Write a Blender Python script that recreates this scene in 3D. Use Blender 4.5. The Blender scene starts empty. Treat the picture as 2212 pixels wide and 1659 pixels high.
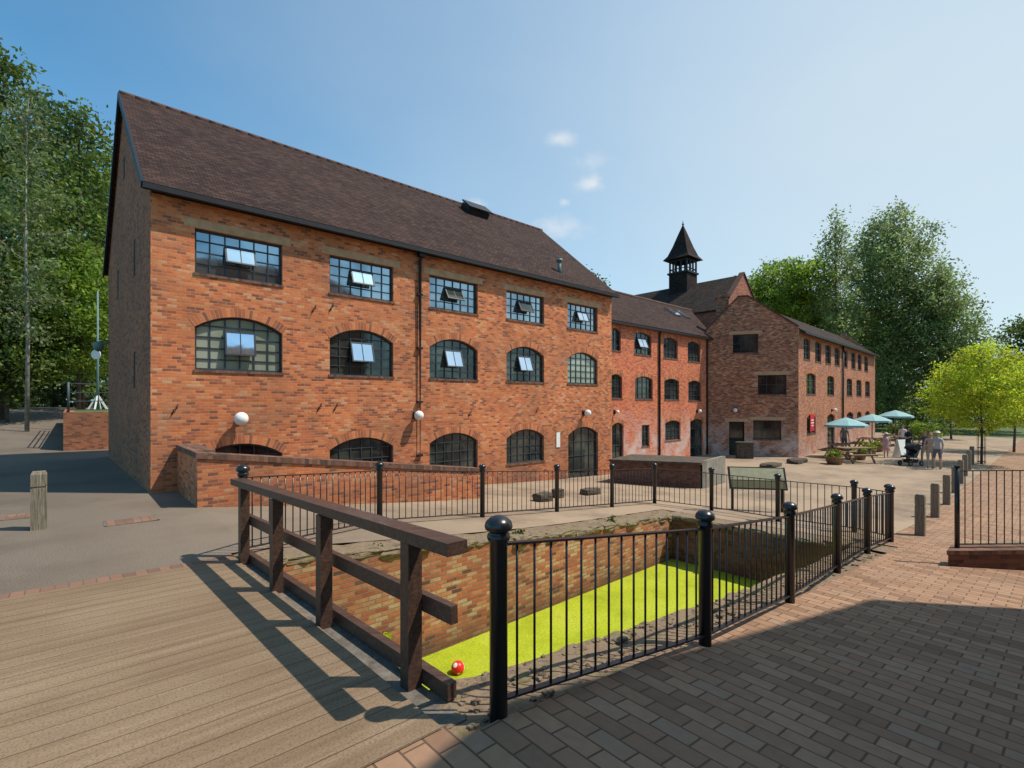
import bpy, bmesh, math, random
import numpy as np
from mathutils import Vector, Matrix, noise
from mathutils.geometry import tessellate_polygon
random.seed(7); rng=np.random.default_rng(5)
F=1071.; CX=1106.; HY=868.
U=Vector((.7458,.6662,0)); N=Vector((-.6662,.7458,0)); OX,OY=-.077,2.83
Z=Vector((0,0,1)); ZOFF=3.2
scene=bpy.context.scene; COL=scene.collection
def AB(a,b): return (OX+U.x*a+N.x*b, OY+U.y*a+N.y*b)
def ab(x,y):
    dx,dy=x-OX,y-OY
    return dx*U.x+dy*U.y, dx*N.x+dy*N.y
TB=[(-60,-1.70),(-10,-1.72),(-3,-1.76),(0,-1.80),(2.5,-2.10),(5,-2.36),(10,-2.78),(14,-3.05),(18,-3.12),(30,-3.15),(3000,-3.15)]
def fa(a):
    if a<=TB[0][0]: return TB[0][1]
    for (x0,y0),(x1,y1) in zip(TB,TB[1:]):
        if a<=x1: return y0+(y1-y0)*(a-x0)/(x1-x0)
    return TB[-1][1]
def cl(v,a=0.,b=1.): return max(a,min(b,v))
def gz(x,y):
    a,b=ab(x,y)
    z=fa(a)-.03*cl(b,0,5)*(1-cl((a-6)/8))
    w=1-cl((a-8)/10)
    z+=w*cl((b-24)*.075,0,1.5)
    return z
def hit(px,py):
    q=(px-CX)/F; t=(HY-py)/F; Y=1.5
    while Y<160:
        if t*Y<gz(q*Y,Y): break
        Y*=1.004
    return Vector((q*Y,Y,gz(q*Y,Y)))
def gp(px,Y):
    x=(px-CX)/F*Y; return Vector((x,Y,gz(x,Y)))
# ---------------------------------------------------------------- mesh builder
class MB:
    def __init__(s): s.v=[]; s.f=[]; s.m=[]; s.uv={}; s.sm=[]
    def poly(s,pts,mi=0,uv=None,smooth=False):
        b=len(s.v); s.v+= [Vector(p) for p in pts]; s.f.append(tuple(range(b,b+len(pts)))); s.m.append(mi); s.sm.append(smooth)
        if uv: s.uv[len(s.f)-1]=uv
    def hexa(s,p,mi=0):
        b=len(s.v); s.v+=[Vector(q) for q in p]
        for f in ((3,2,1,0),(4,5,6,7),(0,1,5,4),(1,2,6,5),(2,3,7,6),(3,0,4,7)):
            s.f.append(tuple(b+i for i in f)); s.m.append(mi); s.sm.append(False)
    def box(s,c,ax,ay,az,mi=0):
        c=Vector(c)
        P=[c-ax-ay-az,c+ax-ay-az,c+ax+ay-az,c-ax+ay-az,c-ax-ay+az,c+ax-ay+az,c+ax+ay+az,c-ax+ay+az]
        s.hexa(P,mi)
    def bar(s,p0,p1,w,h,mi=0,up=Z):
        p0=Vector(p0);p1=Vector(p1);d=(p1-p0).normalized()
        if abs(d.dot(up))>.98: up=Vector((.7458,.6662,0))
        t=d.cross(up).normalized(); k=t.cross(d).normalized()
        s.box((p0+p1)/2,(p1-p0)/2,-t*w/2,k*h/2,mi)
    def tube(s,pts,rad,seg=8,mi=0,cap=True):
        pts=[Vector(p) for p in pts]; base=len(s.v)
        ref=None
        for i,p in enumerate(pts):
            d=(pts[min(i+1,len(pts)-1)]-pts[max(i-1,0)]).normalized()
            if ref is None: ref=Vector((0,0,1)) if abs(d.z)<.9 else Vector((1,0,0))
            t=d.cross(ref).normalized(); k=d.cross(t).normalized()
            r=rad[i] if hasattr(rad,'__len__') else rad
            for j in range(seg):
                an=2*math.pi*j/seg; s.v.append(p+t*math.cos(an)*r+k*math.sin(an)*r)
        for i in range(len(pts)-1):
            for j in range(seg):
                a=base+i*seg+j;b=base+i*seg+(j+1)%seg
                s.f.append((a,b,b+seg,a+seg)); s.m.append(mi); s.sm.append(True)
        if cap:
            s.f.append(tuple(base+j for j in range(seg))[::-1]); s.m.append(mi); s.sm.append(False)
            e=base+(len(pts)-1)*seg
            s.f.append(tuple(e+j for j in range(seg))); s.m.append(mi); s.sm.append(False)
    def lathe(s,c,prof,seg=16,mi=0,flat=False):
        c=Vector(c); base=len(s.v)
        for r,z in prof:
            for j in range(seg):
                an=2*math.pi*j/seg; s.v.append(c+Vector((math.cos(an)*r,math.sin(an)*r,z)))
        for i in range(len(prof)-1):
            for j in range(seg):
                a=base+i*seg+j;b=base+i*seg+(j+1)%seg
                s.f.append((a,b,b+seg,a+seg)); s.m.append(mi); s.sm.append(not flat)
        s.f.append(tuple(base+j for j in range(seg))[::-1]); s.m.append(mi); s.sm.append(False)
        e=base+(len(prof)-1)*seg
        s.f.append(tuple(e+j for j in range(seg))); s.m.append(mi); s.sm.append(False)
    def ball(s,c,r,seg=16,mi=0,sq=1.):
        n=seg//2
        s.lathe(c,[(max(1e-3,r*math.sin(math.pi*i/n)),-r*sq*math.cos(math.pi*i/n)) for i in range(n+1)],seg,mi)
    def rock(s,c,sx,sy,sz,ax=U,seed=0,amp=.25,mi=0,n=3):
        bm=bmesh.new(); bmesh.ops.create_cube(bm,size=2)
        bmesh.ops.subdivide_edges(bm,edges=bm.edges[:],cuts=n,use_grid_fill=True)
        ay=Z.cross(ax)
        base=len(s.v); c=Vector(c)
        for v in bm.verts:
            p=v.co.copy(); q=p.normalized()*1.25
            p=p.lerp(q,.35)
            nz=noise.noise_vector(p*1.1+Vector((seed*7.3,seed*3.1,seed)))
            p+=nz*amp*1.3+noise.noise_vector(p*3+Vector((seed,0,5)))*amp*.4
            s.v.append(c+ax*p.x*sx+ay*p.y*sy+Z*p.z*sz)
        for f in bm.faces:
            s.f.append(tuple(base+v.index for v in f.verts)); s.m.append(mi); s.sm.append(False)
        bm.free()
    def build(s,name,mats,parent=None,fix=True):
        if not isinstance(mats,(list,tuple)): mats=[mats]
        me=bpy.data.meshes.new(name); me.from_pydata([tuple(v) for v in s.v],[],s.f)
        for m in mats: me.materials.append(m)
        me.polygons.foreach_set('material_index',s.m); me.polygons.foreach_set('use_smooth',s.sm)
        if fix:
            bm=bmesh.new(); bm.from_mesh(me); bmesh.ops.recalc_face_normals(bm,faces=bm.faces); bm.to_mesh(me); bm.free()
        uvl=me.uv_layers.new(name='UVMap')
        for p in me.polygons:
            if p.index in s.uv and not fix:
                for li,uvv in zip(p.loop_indices,s.uv[p.index]): uvl.data[li].uv=uvv
                continue
            n=p.normal
            if abs(n.z)>.93: t=U; b=N
            else:
                t=Z.cross(n).normalized(); b=n.cross(t)
            for li,vi in zip(p.loop_indices,p.vertices):
                co=me.vertices[vi].co; uvl.data[li].uv=(co.dot(t),co.dot(b))
        if parent is None:
            xs=[v.co for v in me.vertices]
            org=Vector(((min(v.x for v in xs)+max(v.x for v in xs))/2,(min(v.y for v in xs)+max(v.y for v in xs))/2,min(v.z for v in xs)))
        else:
            org=worg(parent)
        me.transform(Matrix.Translation(-org))
        o=bpy.data.objects.new(name,me); COL.objects.link(o)
        if parent is None: o.location=org
        else: o.parent=parent
        return o
def worg(o):
    v=Vector((0,0,0))
    while o: v+=o.location; o=o.parent
    return v
def tag(o,label=None,cat=None,group=None,kind=None):
    if label: o['label']=label
    if cat: o['category']=cat
    if group: o['group']=group
    if kind: o['kind']=kind
    return o
def thing(name,loc,label,cat,group=None):
    o=bpy.data.objects.new(name,None); COL.objects.link(o); o.location=loc; o.empty_display_size=.3
    return tag(o,label,cat,group)
# ---------------------------------------------------------------- materials
def NM(name,rough=.8,col=(.5,.5,.5),spec=.4,metal=0):
    m=bpy.data.materials.new(name); m.use_nodes=True; nt=m.node_tree; b=nt.nodes['Principled BSDF']
    b.inputs['Roughness'].default_value=rough; b.inputs['Base Color'].default_value=(*col,1)
    b.inputs['Specular IOR Level'].default_value=spec; b.inputs['Metallic'].default_value=metal
    return m,nt,b
def nd(nt,t,ins=None,**kw):
    n=nt.nodes.new('ShaderNode'+t)
    for k,v in kw.items(): setattr(n,k,v)
    for k,v in (ins or {}).items():
        if isinstance(v,bpy.types.NodeSocket): nt.links.new(v,n.inputs[k])
        else: n.inputs[k].default_value=v
    return n
def ramp(nt,fac,stops,interp='LINEAR'):
    r=nt.nodes.new('ShaderNodeValToRGB'); nt.links.new(fac,r.inputs[0]); cr=r.color_ramp; cr.interpolation=interp
    while len(cr.elements)<len(stops): cr.elements.new(.5)
    for e,(p,c) in zip(cr.elements,stops): e.position=p; e.color=(*c,1)
    return r.outputs[0]
def mix(nt,fac,a,b,mode='MIX'):
    n=nt.nodes.new('ShaderNodeMix'); n.data_type='RGBA'; n.blend_type=mode
    for i,v in ((0,fac),(6,a),(7,b)):
        if isinstance(v,bpy.types.NodeSocket): nt.links.new(v,n.inputs[i])
        else: n.inputs[i].default_value=(*v,1) if isinstance(v,tuple) else v
    return n.outputs[2]
def mrange(nt,v,a,b,c=0.,d=1.):
    n=nd(nt,'MapRange',{0:v,1:a,2:b,3:c,4:d}); return n.outputs[0]
def math_(nt,op,a,b=0.):
    n=nd(nt,'Math',{0:a,1:b},operation=op); return n.outputs[0]
def uvn(nt): return nd(nt,'UVMap').outputs[0]
def bumpit(nt,b,h,st=.4,dist=.02):
    n=nd(nt,'Bump',{'Height':h,'Strength':st,'Distance':dist}); nt.links.new(n.outputs[0],b.inputs['Normal'])
def brickmat(name,stops,mortar,bw=.175,bh=.066,ms=.006,rough=.85,salt=None,grime=.35,bump=.5,rot=False,offset=.5,zg=None,speck=.25,pale=(.46,.27,.17),drift=.12,spec=.2,soot=(.10,.06,.045)):
    m,nt,b=NM(name,rough,spec=spec); uv=uvn(nt)
    if rot: uv=nd(nt,'Mapping',{0:uv,2:(0,0,math.pi/2)}).outputs[0]
    wob=nd(nt,'TexNoise',{'Vector':uv,'Scale':3.,'Detail':2.})
    off=nd(nt,'VectorMath',{0:wob.outputs['Color'],1:(.5,.5,.5)},operation='SUBTRACT').outputs[0]
    off=nd(nt,'VectorMath',{0:off,'Scale':.018 if bh<.09 else .01},operation='SCALE').outputs[0]
    vv=nd(nt,'VectorMath',{0:uv,1:off},operation='ADD').outputs[0]
    bt=nd(nt,'TexBrick',{'Vector':vv,'Color1':(0,0,0,1),'Color2':(1,1,1,1),'Mortar':(.5,.5,.5,1),'Scale':1.,'Mortar Size':ms,'Mortar Smooth':.3,'Bias':0.,'Brick Width':bw,'Row Height':bh},offset=offset)
    n1=nd(nt,'TexNoise',{'Vector':uv,'Scale':.45,'Detail':7.,'Roughness':.68})
    n5=nd(nt,'TexNoise',{'Vector':uv,'Scale':1.4,'Detail':3.})
    f=math_(nt,'ADD',bt.outputs[0],mrange(nt,n5.outputs[0],.3,.7,drift,-drift))
    c=ramp(nt,f,stops,'LINEAR')
    n2=nd(nt,'TexNoise',{'Vector':uv,'Scale':14.,'Detail':4.})
    c=mix(nt,mrange(nt,n2.outputs[0],.3,.75,0,speck),c,(.12,.07,.05))
    c=mix(nt,bt.outputs['Fac'],c,mortar)
    dark=mrange(nt,n1.outputs[0],.42,.70,0,grime)
    c=mix(nt,dark,c,soot)
    n3=nd(nt,'TexNoise',{'Vector':uv,'Scale':.9,'Detail':5.,'Roughness':.6})
    c=mix(nt,mrange(nt,n3.outputs[0],.52,.75,0,grime*.5),c,pale)
    if salt:
        sep=nd(nt,'SeparateXYZ',{0:uv}); zm=mrange(nt,sep.outputs[1],salt[1],salt[0],1,0)
        n4=nd(nt,'TexNoise',{'Vector':uv,'Scale':1.1,'Detail':8.,'Roughness':.7})
        k=math_(nt,'MULTIPLY',zm,mrange(nt,n4.outputs[0],.40,.6,0,salt[2]))
        c=mix(nt,k,c,(.58,.48,.43))
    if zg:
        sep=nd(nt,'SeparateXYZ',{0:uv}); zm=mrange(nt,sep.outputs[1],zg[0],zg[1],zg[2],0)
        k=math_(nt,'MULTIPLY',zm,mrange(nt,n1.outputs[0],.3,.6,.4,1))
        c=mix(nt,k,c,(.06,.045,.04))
    nt.links.new(c,b.inputs['Base Color'])
    h=math_(nt,'ADD',math_(nt,'MULTIPLY',bt.outputs['Fac'],-1.),math_(nt,'MULTIPLY',n2.outputs[0],.6))
    bumpit(nt,b,h,bump,.012)
    return m
def noisemat(name,c1,c2,scale=5,rough=.85,bump=.3,det=8,spec=.3,c3=None,sc=None):
    m,nt,b=NM(name,rough,spec=spec); uv=nd(nt,'TexCoord').outputs['Object']
    if sc: uv=nd(nt,'Mapping',{0:uv,3:sc}).outputs[0]
    n=nd(nt,'TexNoise',{'Vector':uv,'Scale':scale,'Detail':det,'Roughness':.65})
    st=[(.3,c1),(.7,c2)]
    if c3: st=[(.3,c1),(.5,c2),(.72,c3)]
    c=ramp(nt,n.outputs[0],st); nt.links.new(c,b.inputs['Base Color'])
    if bump: bumpit(nt,b,n.outputs[0],bump,.03)
    return m
BR=[(0,(.24,.085,.05)),(.12,(.36,.115,.055)),(.26,(.58,.155,.055)),(.5,(.68,.195,.065)),(.85,(.74,.25,.085)),(1,(.68,.36,.19))]
M={}
M['brick']=brickmat('orange_brick',BR,(.50,.27,.17),grime=.55,zg=(-3.2,-.6,.5),drift=.16,soot=(.15,.065,.04))
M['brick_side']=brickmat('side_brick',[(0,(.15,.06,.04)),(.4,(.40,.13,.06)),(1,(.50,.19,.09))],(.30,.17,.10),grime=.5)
M['brick_dark']=brickmat('dark_brick',[(0,(.07,.035,.025)),(.5,(.15,.06,.04)),(1,(.21,.09,.055))],(.12,.085,.06),grime=.5)
M['brick_red']=brickmat('red_brick',[(0,(.38,.085,.045)),(.5,(.70,.16,.06)),(1,(.76,.25,.10))],(.52,.28,.2),salt=(-.3,-2.0,.85),grime=.25,soot=(.15,.06,.04))
M['brick_rear']=brickmat('rear_brick',[(0,(.22,.07,.05)),(.5,(.42,.12,.07)),(1,(.5,.2,.11))],(.34,.2,.15),grime=.3)
M['brick_long']=brickmat('workshop_brick',[(0,(.24,.09,.06)),(.5,(.54,.175,.085)),(1,(.62,.28,.15))],(.42,.28,.2),salt=(-1.2,-3,.6),grime=.4)
M['brick_old']=brickmat('old_brick',[(0,(.11,.05,.035)),(.35,(.34,.11,.055)),(.7,(.50,.175,.085)),(1,(.62,.34,.19))],(.42,.27,.18),salt=(-.6,-2.6,.8),grime=.45)
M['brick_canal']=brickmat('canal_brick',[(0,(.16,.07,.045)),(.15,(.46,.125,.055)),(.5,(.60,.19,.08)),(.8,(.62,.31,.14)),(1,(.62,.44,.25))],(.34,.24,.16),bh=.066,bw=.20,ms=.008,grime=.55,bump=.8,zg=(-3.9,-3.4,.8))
M['header']=brickmat('header_brick',[(0,(.2,.08,.05)),(.5,(.58,.165,.06)),(1,(.68,.27,.11))],(.45,.28,.18),bw=.075,bh=.30,offset=0,grime=.3)
M['coping_brick']=brickmat('coping_brick',[(0,(.08,.05,.04)),(.5,(.17,.085,.06)),(1,(.26,.13,.085))],(.13,.095,.075),bw=.08,bh=.5,offset=0,grime=.3)
TP=(.085,.052,.042)
M['tiles']=brickmat('roof_tiles',[(0,(.026,.016,.015)),(.4,(.042,.025,.022)),(.8,(.058,.033,.028)),(1,(.082,.045,.036))],(.014,.010,.010),bw=.165,bh=.095,ms=.008,grime=.25,bump=.8,pale=TP,speck=.1,spec=.1)
M['tiles_grey']=brickmat('roof_slates',[(0,(.022,.017,.016)),(.5,(.038,.028,.025)),(1,(.058,.043,.036))],(.014,.012,.011),bw=.2,bh=.12,ms=.009,grime=.25,bump=.8,pale=TP,speck=.1,spec=.1)
M['tiles_black']=brickmat('cupola_slates',[(0,(.010,.009,.010)),(1,(.030,.024,.024))],(.01,.01,.01),bw=.2,bh=.13,ms=.008,grime=.2,bump=.8,pale=(.05,.04,.035),spec=.1)
M['paving']=brickmat('block_paving',[(0,(.23,.135,.085)),(.25,(.31,.18,.11)),(.6,(.36,.21,.13)),(.85,(.40,.245,.15)),(1,(.33,.22,.15))],(.12,.075,.048),bw=.25,bh=.14,ms=.007,grime=.28,bump=.6,rot=True,pale=(.46,.31,.20),drift=.05)
M['edge_brick']=brickmat('edge_brick',[(0,(.18,.10,.07)),(1,(.29,.155,.10))],(.12,.095,.075),bw=.11,bh=.22,offset=0,grime=.5)
M['ridge']=noisemat('ridge_tile',(.06,.033,.027),(.13,.065,.046),4)
M['stone']=noisemat('rough_stone',(.07,.05,.033),(.23,.17,.11),7,bump=.8,c3=(.13,.13,.04))
M['stone_dark']=noisemat('dark_stone',(.045,.035,.026),(.13,.10,.075),7,bump=.8)
M['soil']=noisemat('rubble_soil',(.065,.043,.028),(.24,.165,.11),9,bump=1.,c3=(.12,.115,.04))
M['lintel']=noisemat('lintel_stone',(.36,.21,.11),(.54,.35,.2),5,bump=.3)
M['concrete']=noisemat('concrete',(.17,.15,.125),(.30,.27,.22),3)
M['beam']=noisemat('old_edge_beam',(.09,.075,.06),(.22,.19,.16),9,bump=.8)
M['black']=noisemat('black_paint',(.008,.009,.012),(.014,.015,.019),30,rough=.28,bump=.06,spec=.6)
M['gutter']=noisemat('black_gutter',(.012,.012,.014),(.022,.022,.025),10,rough=.5,bump=0)
M['frame']=noisemat('steel_frame',(.03,.04,.05),(.05,.06,.07),10,rough=.5,bump=0)
M['white']=noisemat('white_paint',(.7,.7,.68),(.82,.82,.8),8,rough=.5,bump=0)
M['grey_metal']=noisemat('grey_green_metal',(.10,.17,.16),(.17,.25,.24),8,rough=.5,bump=0)
M['rail_grey']=noisemat('dark_grey_rail',(.05,.065,.07),(.09,.11,.115),8,rough=.5,bump=0)
M['oldwood']=noisemat('weathered_timber',(.09,.072,.05),(.34,.29,.21),2.2,bump=.6,sc=(22,22,1.6))
M['table_wood']=noisemat('table_wood',(.16,.10,.06),(.30,.21,.13),8)
M['door_dark']=noisemat('dark_doorway',(.010,.010,.010),(.03,.025,.02),3,bump=0)
def globe_mat():
    m,nt,b=NM('globe_glass',.25,(.85,.83,.78),.5)
    n=nd(nt,'TexNoise',{'Scale':6.}); nt.links.new(ramp(nt,n.outputs[0],[(.3,(.74,.72,.66)),(.7,(.86,.85,.8))]),b.inputs['Base Color']); return m
M['globe']=globe_mat()
def wood_mat(name,c1,c2,rough=.5):
    m,nt,b=NM(name,rough); co=nd(nt,'TexCoord').outputs['Object']
    mp=nd(nt,'Mapping',{0:co,2:(0,0,-math.atan2(.7458,-.6662)),3:(3,40,40)}).outputs[0]
    n=nd(nt,'TexNoise',{'Vector':mp,'Scale':1.,'Detail':5.}); nt.links.new(ramp(nt,n.outputs[0],[(.3,c1),(.7,c2)]),b.inputs['Base Color'])
    bumpit(nt,b,n.outputs[0],.35,.01); return m
M['brownwood']=wood_mat('brown_stained_wood',(.045,.025,.018),(.10,.055,.04),.42)
def deck_mat():
    m,nt,b=NM('deck_planks',.85,spec=.12); uv=nd(nt,'Mapping',{0:uvn(nt),1:(23.,.3,0)}).outputs[0]
    bt=nd(nt,'TexBrick',{'Vector':uv,'Color1':(0,0,0,1),'Color2':(1,1,1,1),'Mortar':(0,0,0,1),'Scale':1.,'Mortar Size':.0045,'Mortar Smooth':.5,'Brick Width':60.,'Row Height':.185},offset=.5)
    rn=nd(nt,'TexNoise',{'Vector':nd(nt,'Mapping',{0:uv,3:(.02,5.4,1)}).outputs[0],'Scale':1.7,'Detail':1.})
    c=ramp(nt,rn.outputs[0],[(.25,(.20,.135,.082)),(.5,(.25,.172,.108)),(.75,(.30,.215,.14))])
    mp=nd(nt,'Mapping',{0:uv,3:(.8,14,1)}).outputs[0]
    n=nd(nt,'TexNoise',{'Vector':mp,'Scale':2.2,'Detail':7.,'Roughness':.7})
    c=mix(nt,mrange(nt,n.outputs[0],.35,.7,0,.5),c,(.14,.09,.055))
    n2=nd(nt,'TexNoise',{'Vector':uv,'Scale':.9,'Detail':6.}); c=mix(nt,mrange(nt,n2.outputs[0],.45,.7,0,.4),c,(.36,.27,.18))
    n4=nd(nt,'TexNoise',{'Vector':uv,'Scale':70.,'Detail':3.}); c=mix(nt,mrange(nt,n4.outputs[0],.45,.72,0,.55),c,(.085,.058,.038))
    n6=nd(nt,'TexNoise',{'Vector':nd(nt,'Mapping',{0:uv,3:(1.,3.5,1)}).outputs[0],'Scale':7.,'Detail':6.,'Roughness':.75}); c=mix(nt,mrange(nt,n6.outputs[0],.62,.78,0,.6),c,(.45,.37,.27))
    c=mix(nt,math_(nt,'MULTIPLY',bt.outputs['Fac'],.75),c,(.05,.036,.025)); nt.links.new(c,b.inputs['Base Color'])
    h=math_(nt,'ADD',math_(nt,'MULTIPLY',bt.outputs['Fac'],-1.),math_(nt,'MULTIPLY',n4.outputs[0],.6)); bumpit(nt,b,h,.6,.012); return m
M['deck']=deck_mat()
def tarmac_mat():
    m,nt,b=NM('tarmac',.9,spec=.15); uv=uvn(nt); sep=nd(nt,'SeparateXYZ',{0:uv})
    n=nd(nt,'TexNoise',{'Vector':uv,'Scale':60.,'Detail':4.}); n1=nd(nt,'TexNoise',{'Vector':uv,'Scale':.5,'Detail':8.,'Roughness':.68})
    k=math_(nt,'ADD',mrange(nt,sep.outputs[0],-1,8),math_(nt,'MULTIPLY',math_(nt,'SUBTRACT',n1.outputs[0],.5),.6))
    c=mix(nt,mrange(nt,k,.1,.9),(.13,.105,.083),(.33,.24,.165))
    c=mix(nt,mrange(nt,n.outputs[0],.4,.72,0,.4),c,(.38,.31,.235)); c=mix(nt,mrange(nt,n1.outputs[0],.45,.68,0,.6),c,(.09,.068,.052))
    nt.links.new(c,b.inputs['Base Color']); bumpit(nt,b,n.outputs[0],.4,.006); return m
M['tarmac']=tarmac_mat()
M['grass']=noisemat('grass_ground',(.05,.08,.02),(.11,.15,.04),1.5,bump=.5)
def weed_mat():
    m,nt,b=NM('duckweed',.8,spec=.15); uv=uvn(nt)
    n=nd(nt,'TexNoise',{'Vector':uv,'Scale':1.1,'Detail':10.,'Roughness':.75}); n2=nd(nt,'TexNoise',{'Vector':uv,'Scale':30.,'Detail':8.,'Roughness':.8})
    c=ramp(nt,n.outputs[0],[(.36,(.30,.35,.015)),(.5,(.42,.48,.022)),(.64,(.50,.54,.05))])
    c=mix(nt,mrange(nt,n2.outputs[0],.42,.64,0,.75),c,(.17,.21,.012))
    n3=nd(nt,'TexNoise',{'Vector':uv,'Scale':2.2,'Detail':10.,'Roughness':.8}); c=mix(nt,mrange(nt,n3.outputs[0],.56,.68,0,.6),c,(.18,.17,.03))
    nt.links.new(c,b.inputs['Base Color']); bumpit(nt,b,n2.outputs[0],.5,.015); return m
M['weed']=weed_mat()
def glass(name,c1,c2,metal=.35,rough=.06):
    m,nt,b=NM(name,rough,spec=.9,metal=metal); co=nd(nt,'TexCoord').outputs['Object']
    n=nd(nt,'TexNoise',{'Vector':co,'Scale':1.1,'Detail':3.}); nt.links.new(ramp(nt,n.outputs[0],[(.38,c1),(.62,c2)]),b.inputs['Base Color'])
    bumpit(nt,b,n.outputs[0],.08,.05); return m
M['g_dark']=glass('window_glass_dark',(.012,.016,.018),(.08,.09,.075),.35)
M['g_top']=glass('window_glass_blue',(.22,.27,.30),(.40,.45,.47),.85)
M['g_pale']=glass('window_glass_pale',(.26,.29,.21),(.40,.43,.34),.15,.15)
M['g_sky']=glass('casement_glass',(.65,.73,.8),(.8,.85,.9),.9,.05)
def leafmat(name,c,tr=.3):
    m,nt,b=NM(name,.55,spec=.3); at=nd(nt,'Attribute',attribute_name='col')
    cc=mix(nt,1.,c,at.outputs['Color'],'MULTIPLY'); nt.links.new(cc,b.inputs['Base Color'])
    t=nd(nt,'BsdfTranslucent',{0:mix(nt,1.,tuple(min(1,x*1.7) for x in c),at.outputs['Color'],'MULTIPLY')}); mx=nd(nt,'MixShader',{0:tr})
    nt.links.new(b.outputs[0],mx.inputs[1]); nt.links.new(t.outputs[0],mx.inputs[2]); nt.links.new(mx.outputs[0],nt.nodes['Material Output'].inputs[0]); return m
M['leaf']=leafmat('leaf_green',(.09,.14,.025),.3); M['leaf_dark']=leafmat('leaf_dark',(.06,.095,.025),.28)
M['leaf_grey']=leafmat('leaf_poplar',(.19,.25,.09),.4); M['leaf_lime']=leafmat('leaf_lime',(.29,.36,.025),.5)
M['leaf_birch']=leafmat('leaf_birch',(.13,.17,.07),.35)
M['leaf_mid']=leafmat('leaf_mid',(.15,.23,.028),.42)
M['bark']=noisemat('bark',(.06,.045,.035),(.16,.13,.10),8,bump=.8); M['bark_pale']=noisemat('birch_bark',(.10,.09,.07),(.34,.32,.27),5)
def plain(name,c,rough=.7):
    return noisemat(name,tuple(x*.82 for x in c),tuple(min(1,x*1.12) for x in c),9,rough=rough,bump=0)
# ---------------------------------------------------------------- ground
def sheet(name,As,Bs,dz,mat,skip=None,amp=0):
    mb=MB(); idx={}
    for i,a in enumerate(As):
        for j,b in enumerate(Bs):
            x,y=AB(a,b); idx[i,j]=len(mb.v); mb.v.append(Vector((x,y,gz(x,y)+dz+(amp*noise.noise(Vector((a*3,b*3,0))) if amp else 0))))
    for i in range(len(As)-1):
        for j in range(len(Bs)-1):
            ca=(As[i]+As[i+1])/2; cb=(Bs[j]+Bs[j+1])/2
            if skip and skip(ca,cb): continue
            mb.f.append((idx[i,j],idx[i+1,j],idx[i+1,j+1],idx[i,j+1])); mb.m.append(0); mb.sm.append(False)
    o=mb.build(name,mat,fix=False)
    return tag(o,kind='structure')
def rg(a,b,st):
    n=max(1,int(round((b-a)/st))); return [a+(b-a)*i/n for i in range(n+1)]
CB0,CB1,CA0,CA1=.54,4.3,-7.,9.2
canal=lambda a,b: CA0<a<CA1 and CB0<b<CB1
big=[-1500,-300,-100,-60,-30]
sheet('ground',big+rg(-20,CA0,2)+rg(CA0,CA1,.9)[1:]+rg(CA1,40,1)[1:]+[60,100,200,600,1500],big+[-20,-10,-5,0,CB0,2.5,CB1,5]+rg(7,55,2)+[80,150,400,1500],-.14,M['grass'],canal)
sheet('brick_paving',rg(-14,-.28,1.0)+[0]+rg(1,60,1.0),rg(-26,-.02,1.5)+[.14,.35],0.004,M['paving'],lambda a,b: (b>-.02 and -.28<a<10) or (b>.14 and a<10))
sheet('near_bank',[-.28]+rg(0,CA1+.7,.25),[-.03,.1,.25,.4,CB0],-.03,M['soil'],amp=.05)
TA=rg(-30,CA0,2)+rg(CA0,-.28,.9)[1:]+rg(0,CA1+.7,.9)+rg(CA1+.7,60,1)[1:]
sheet('tarmac',TA,[-26,-20,-14,-8,-4,0.15,.36,CB0,2.5,CB1,4.66,5.0]+rg(6,30,1.5)+rg(32,60,3),0.0,M['tarmac'],lambda a,b: (a<10 and a>-.29 and b<5.0) or (a<-.2 and b<4.66) or (a<10 and b<.3) or (b<.36))
sheet('left_bank',[-.28]+rg(0,CA1+.7,.3),[CB1,4.5,4.75,5.0],-.01,M['soil'],amp=.05)
sheet('end_bank',[CA1,CA1+.35,9.9],[-.03,CB0,2,3,CB1],-.01,M['soil'],amp=.04)
sheet('wooden_deck',rg(-14,-.3,.7),[.12,1,2,3,4,4.66],.012,M['deck'])
sheet('edging_bricks',rg(-14,-.3,.7),[4.66,4.86],.008,M['edge_brick'])
w=MB(); w.poly([(*AB(CA0,CB0),-3.85),(*AB(CA1,CB0),-3.85),(*AB(CA1,CB1),-3.85),(*AB(CA0,CB1),-3.85)])
tag(w.build('water',M['weed'],fix=False),kind='structure')
def ribbon(mb,a0,a1,b0,b1,n,zb,top=-.04,along='a',mi=0):
    for i in range(n):
        t0=i/n;t1=(i+1)/n
        if along=='a':
            c=[(a0+(a1-a0)*t0,b0),(a0+(a1-a0)*t1,b0),(a0+(a1-a0)*t1,b1),(a0+(a1-a0)*t0,b1)]
        else:
            c=[(a0,b0+(b1-b0)*t0),(a1,b0+(b1-b0)*t0),(a1,b0+(b1-b0)*t1),(a0,b0+(b1-b0)*t1)]
        xy=[AB(*p) for p in c]
        mb.hexa([(x,y,zb) for x,y in xy]+[(x,y,gz(x,y)+top) for x,y in xy],mi)
def coping(root,pts,size,seed,dz=-.03,mat='stone'):
    mb=MB()
    for i,(a,b) in enumerate(pts):
        x,y=AB(a,b); r=random.uniform
        mb.rock((x,y,gz(x,y)+dz+r(-.02,.015)),size[0]*r(.8,1.15),size[1]*r(.8,1.2),size[2]*r(.7,1.2),U if size[3] else N,seed+i,.22)
    mb.build('coping',M[mat],root)
r=thing('canal_wall',(*AB(2,4.5),-3.9),'long old brick canal wall with rough stone coping on the side nearest the main building','canal wall')
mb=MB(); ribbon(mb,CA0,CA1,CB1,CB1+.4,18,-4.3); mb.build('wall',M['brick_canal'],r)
coping(r,[(-.0+i*.42,4.42) for i in range(23)],(.225,.15,.055,1),3)
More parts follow.
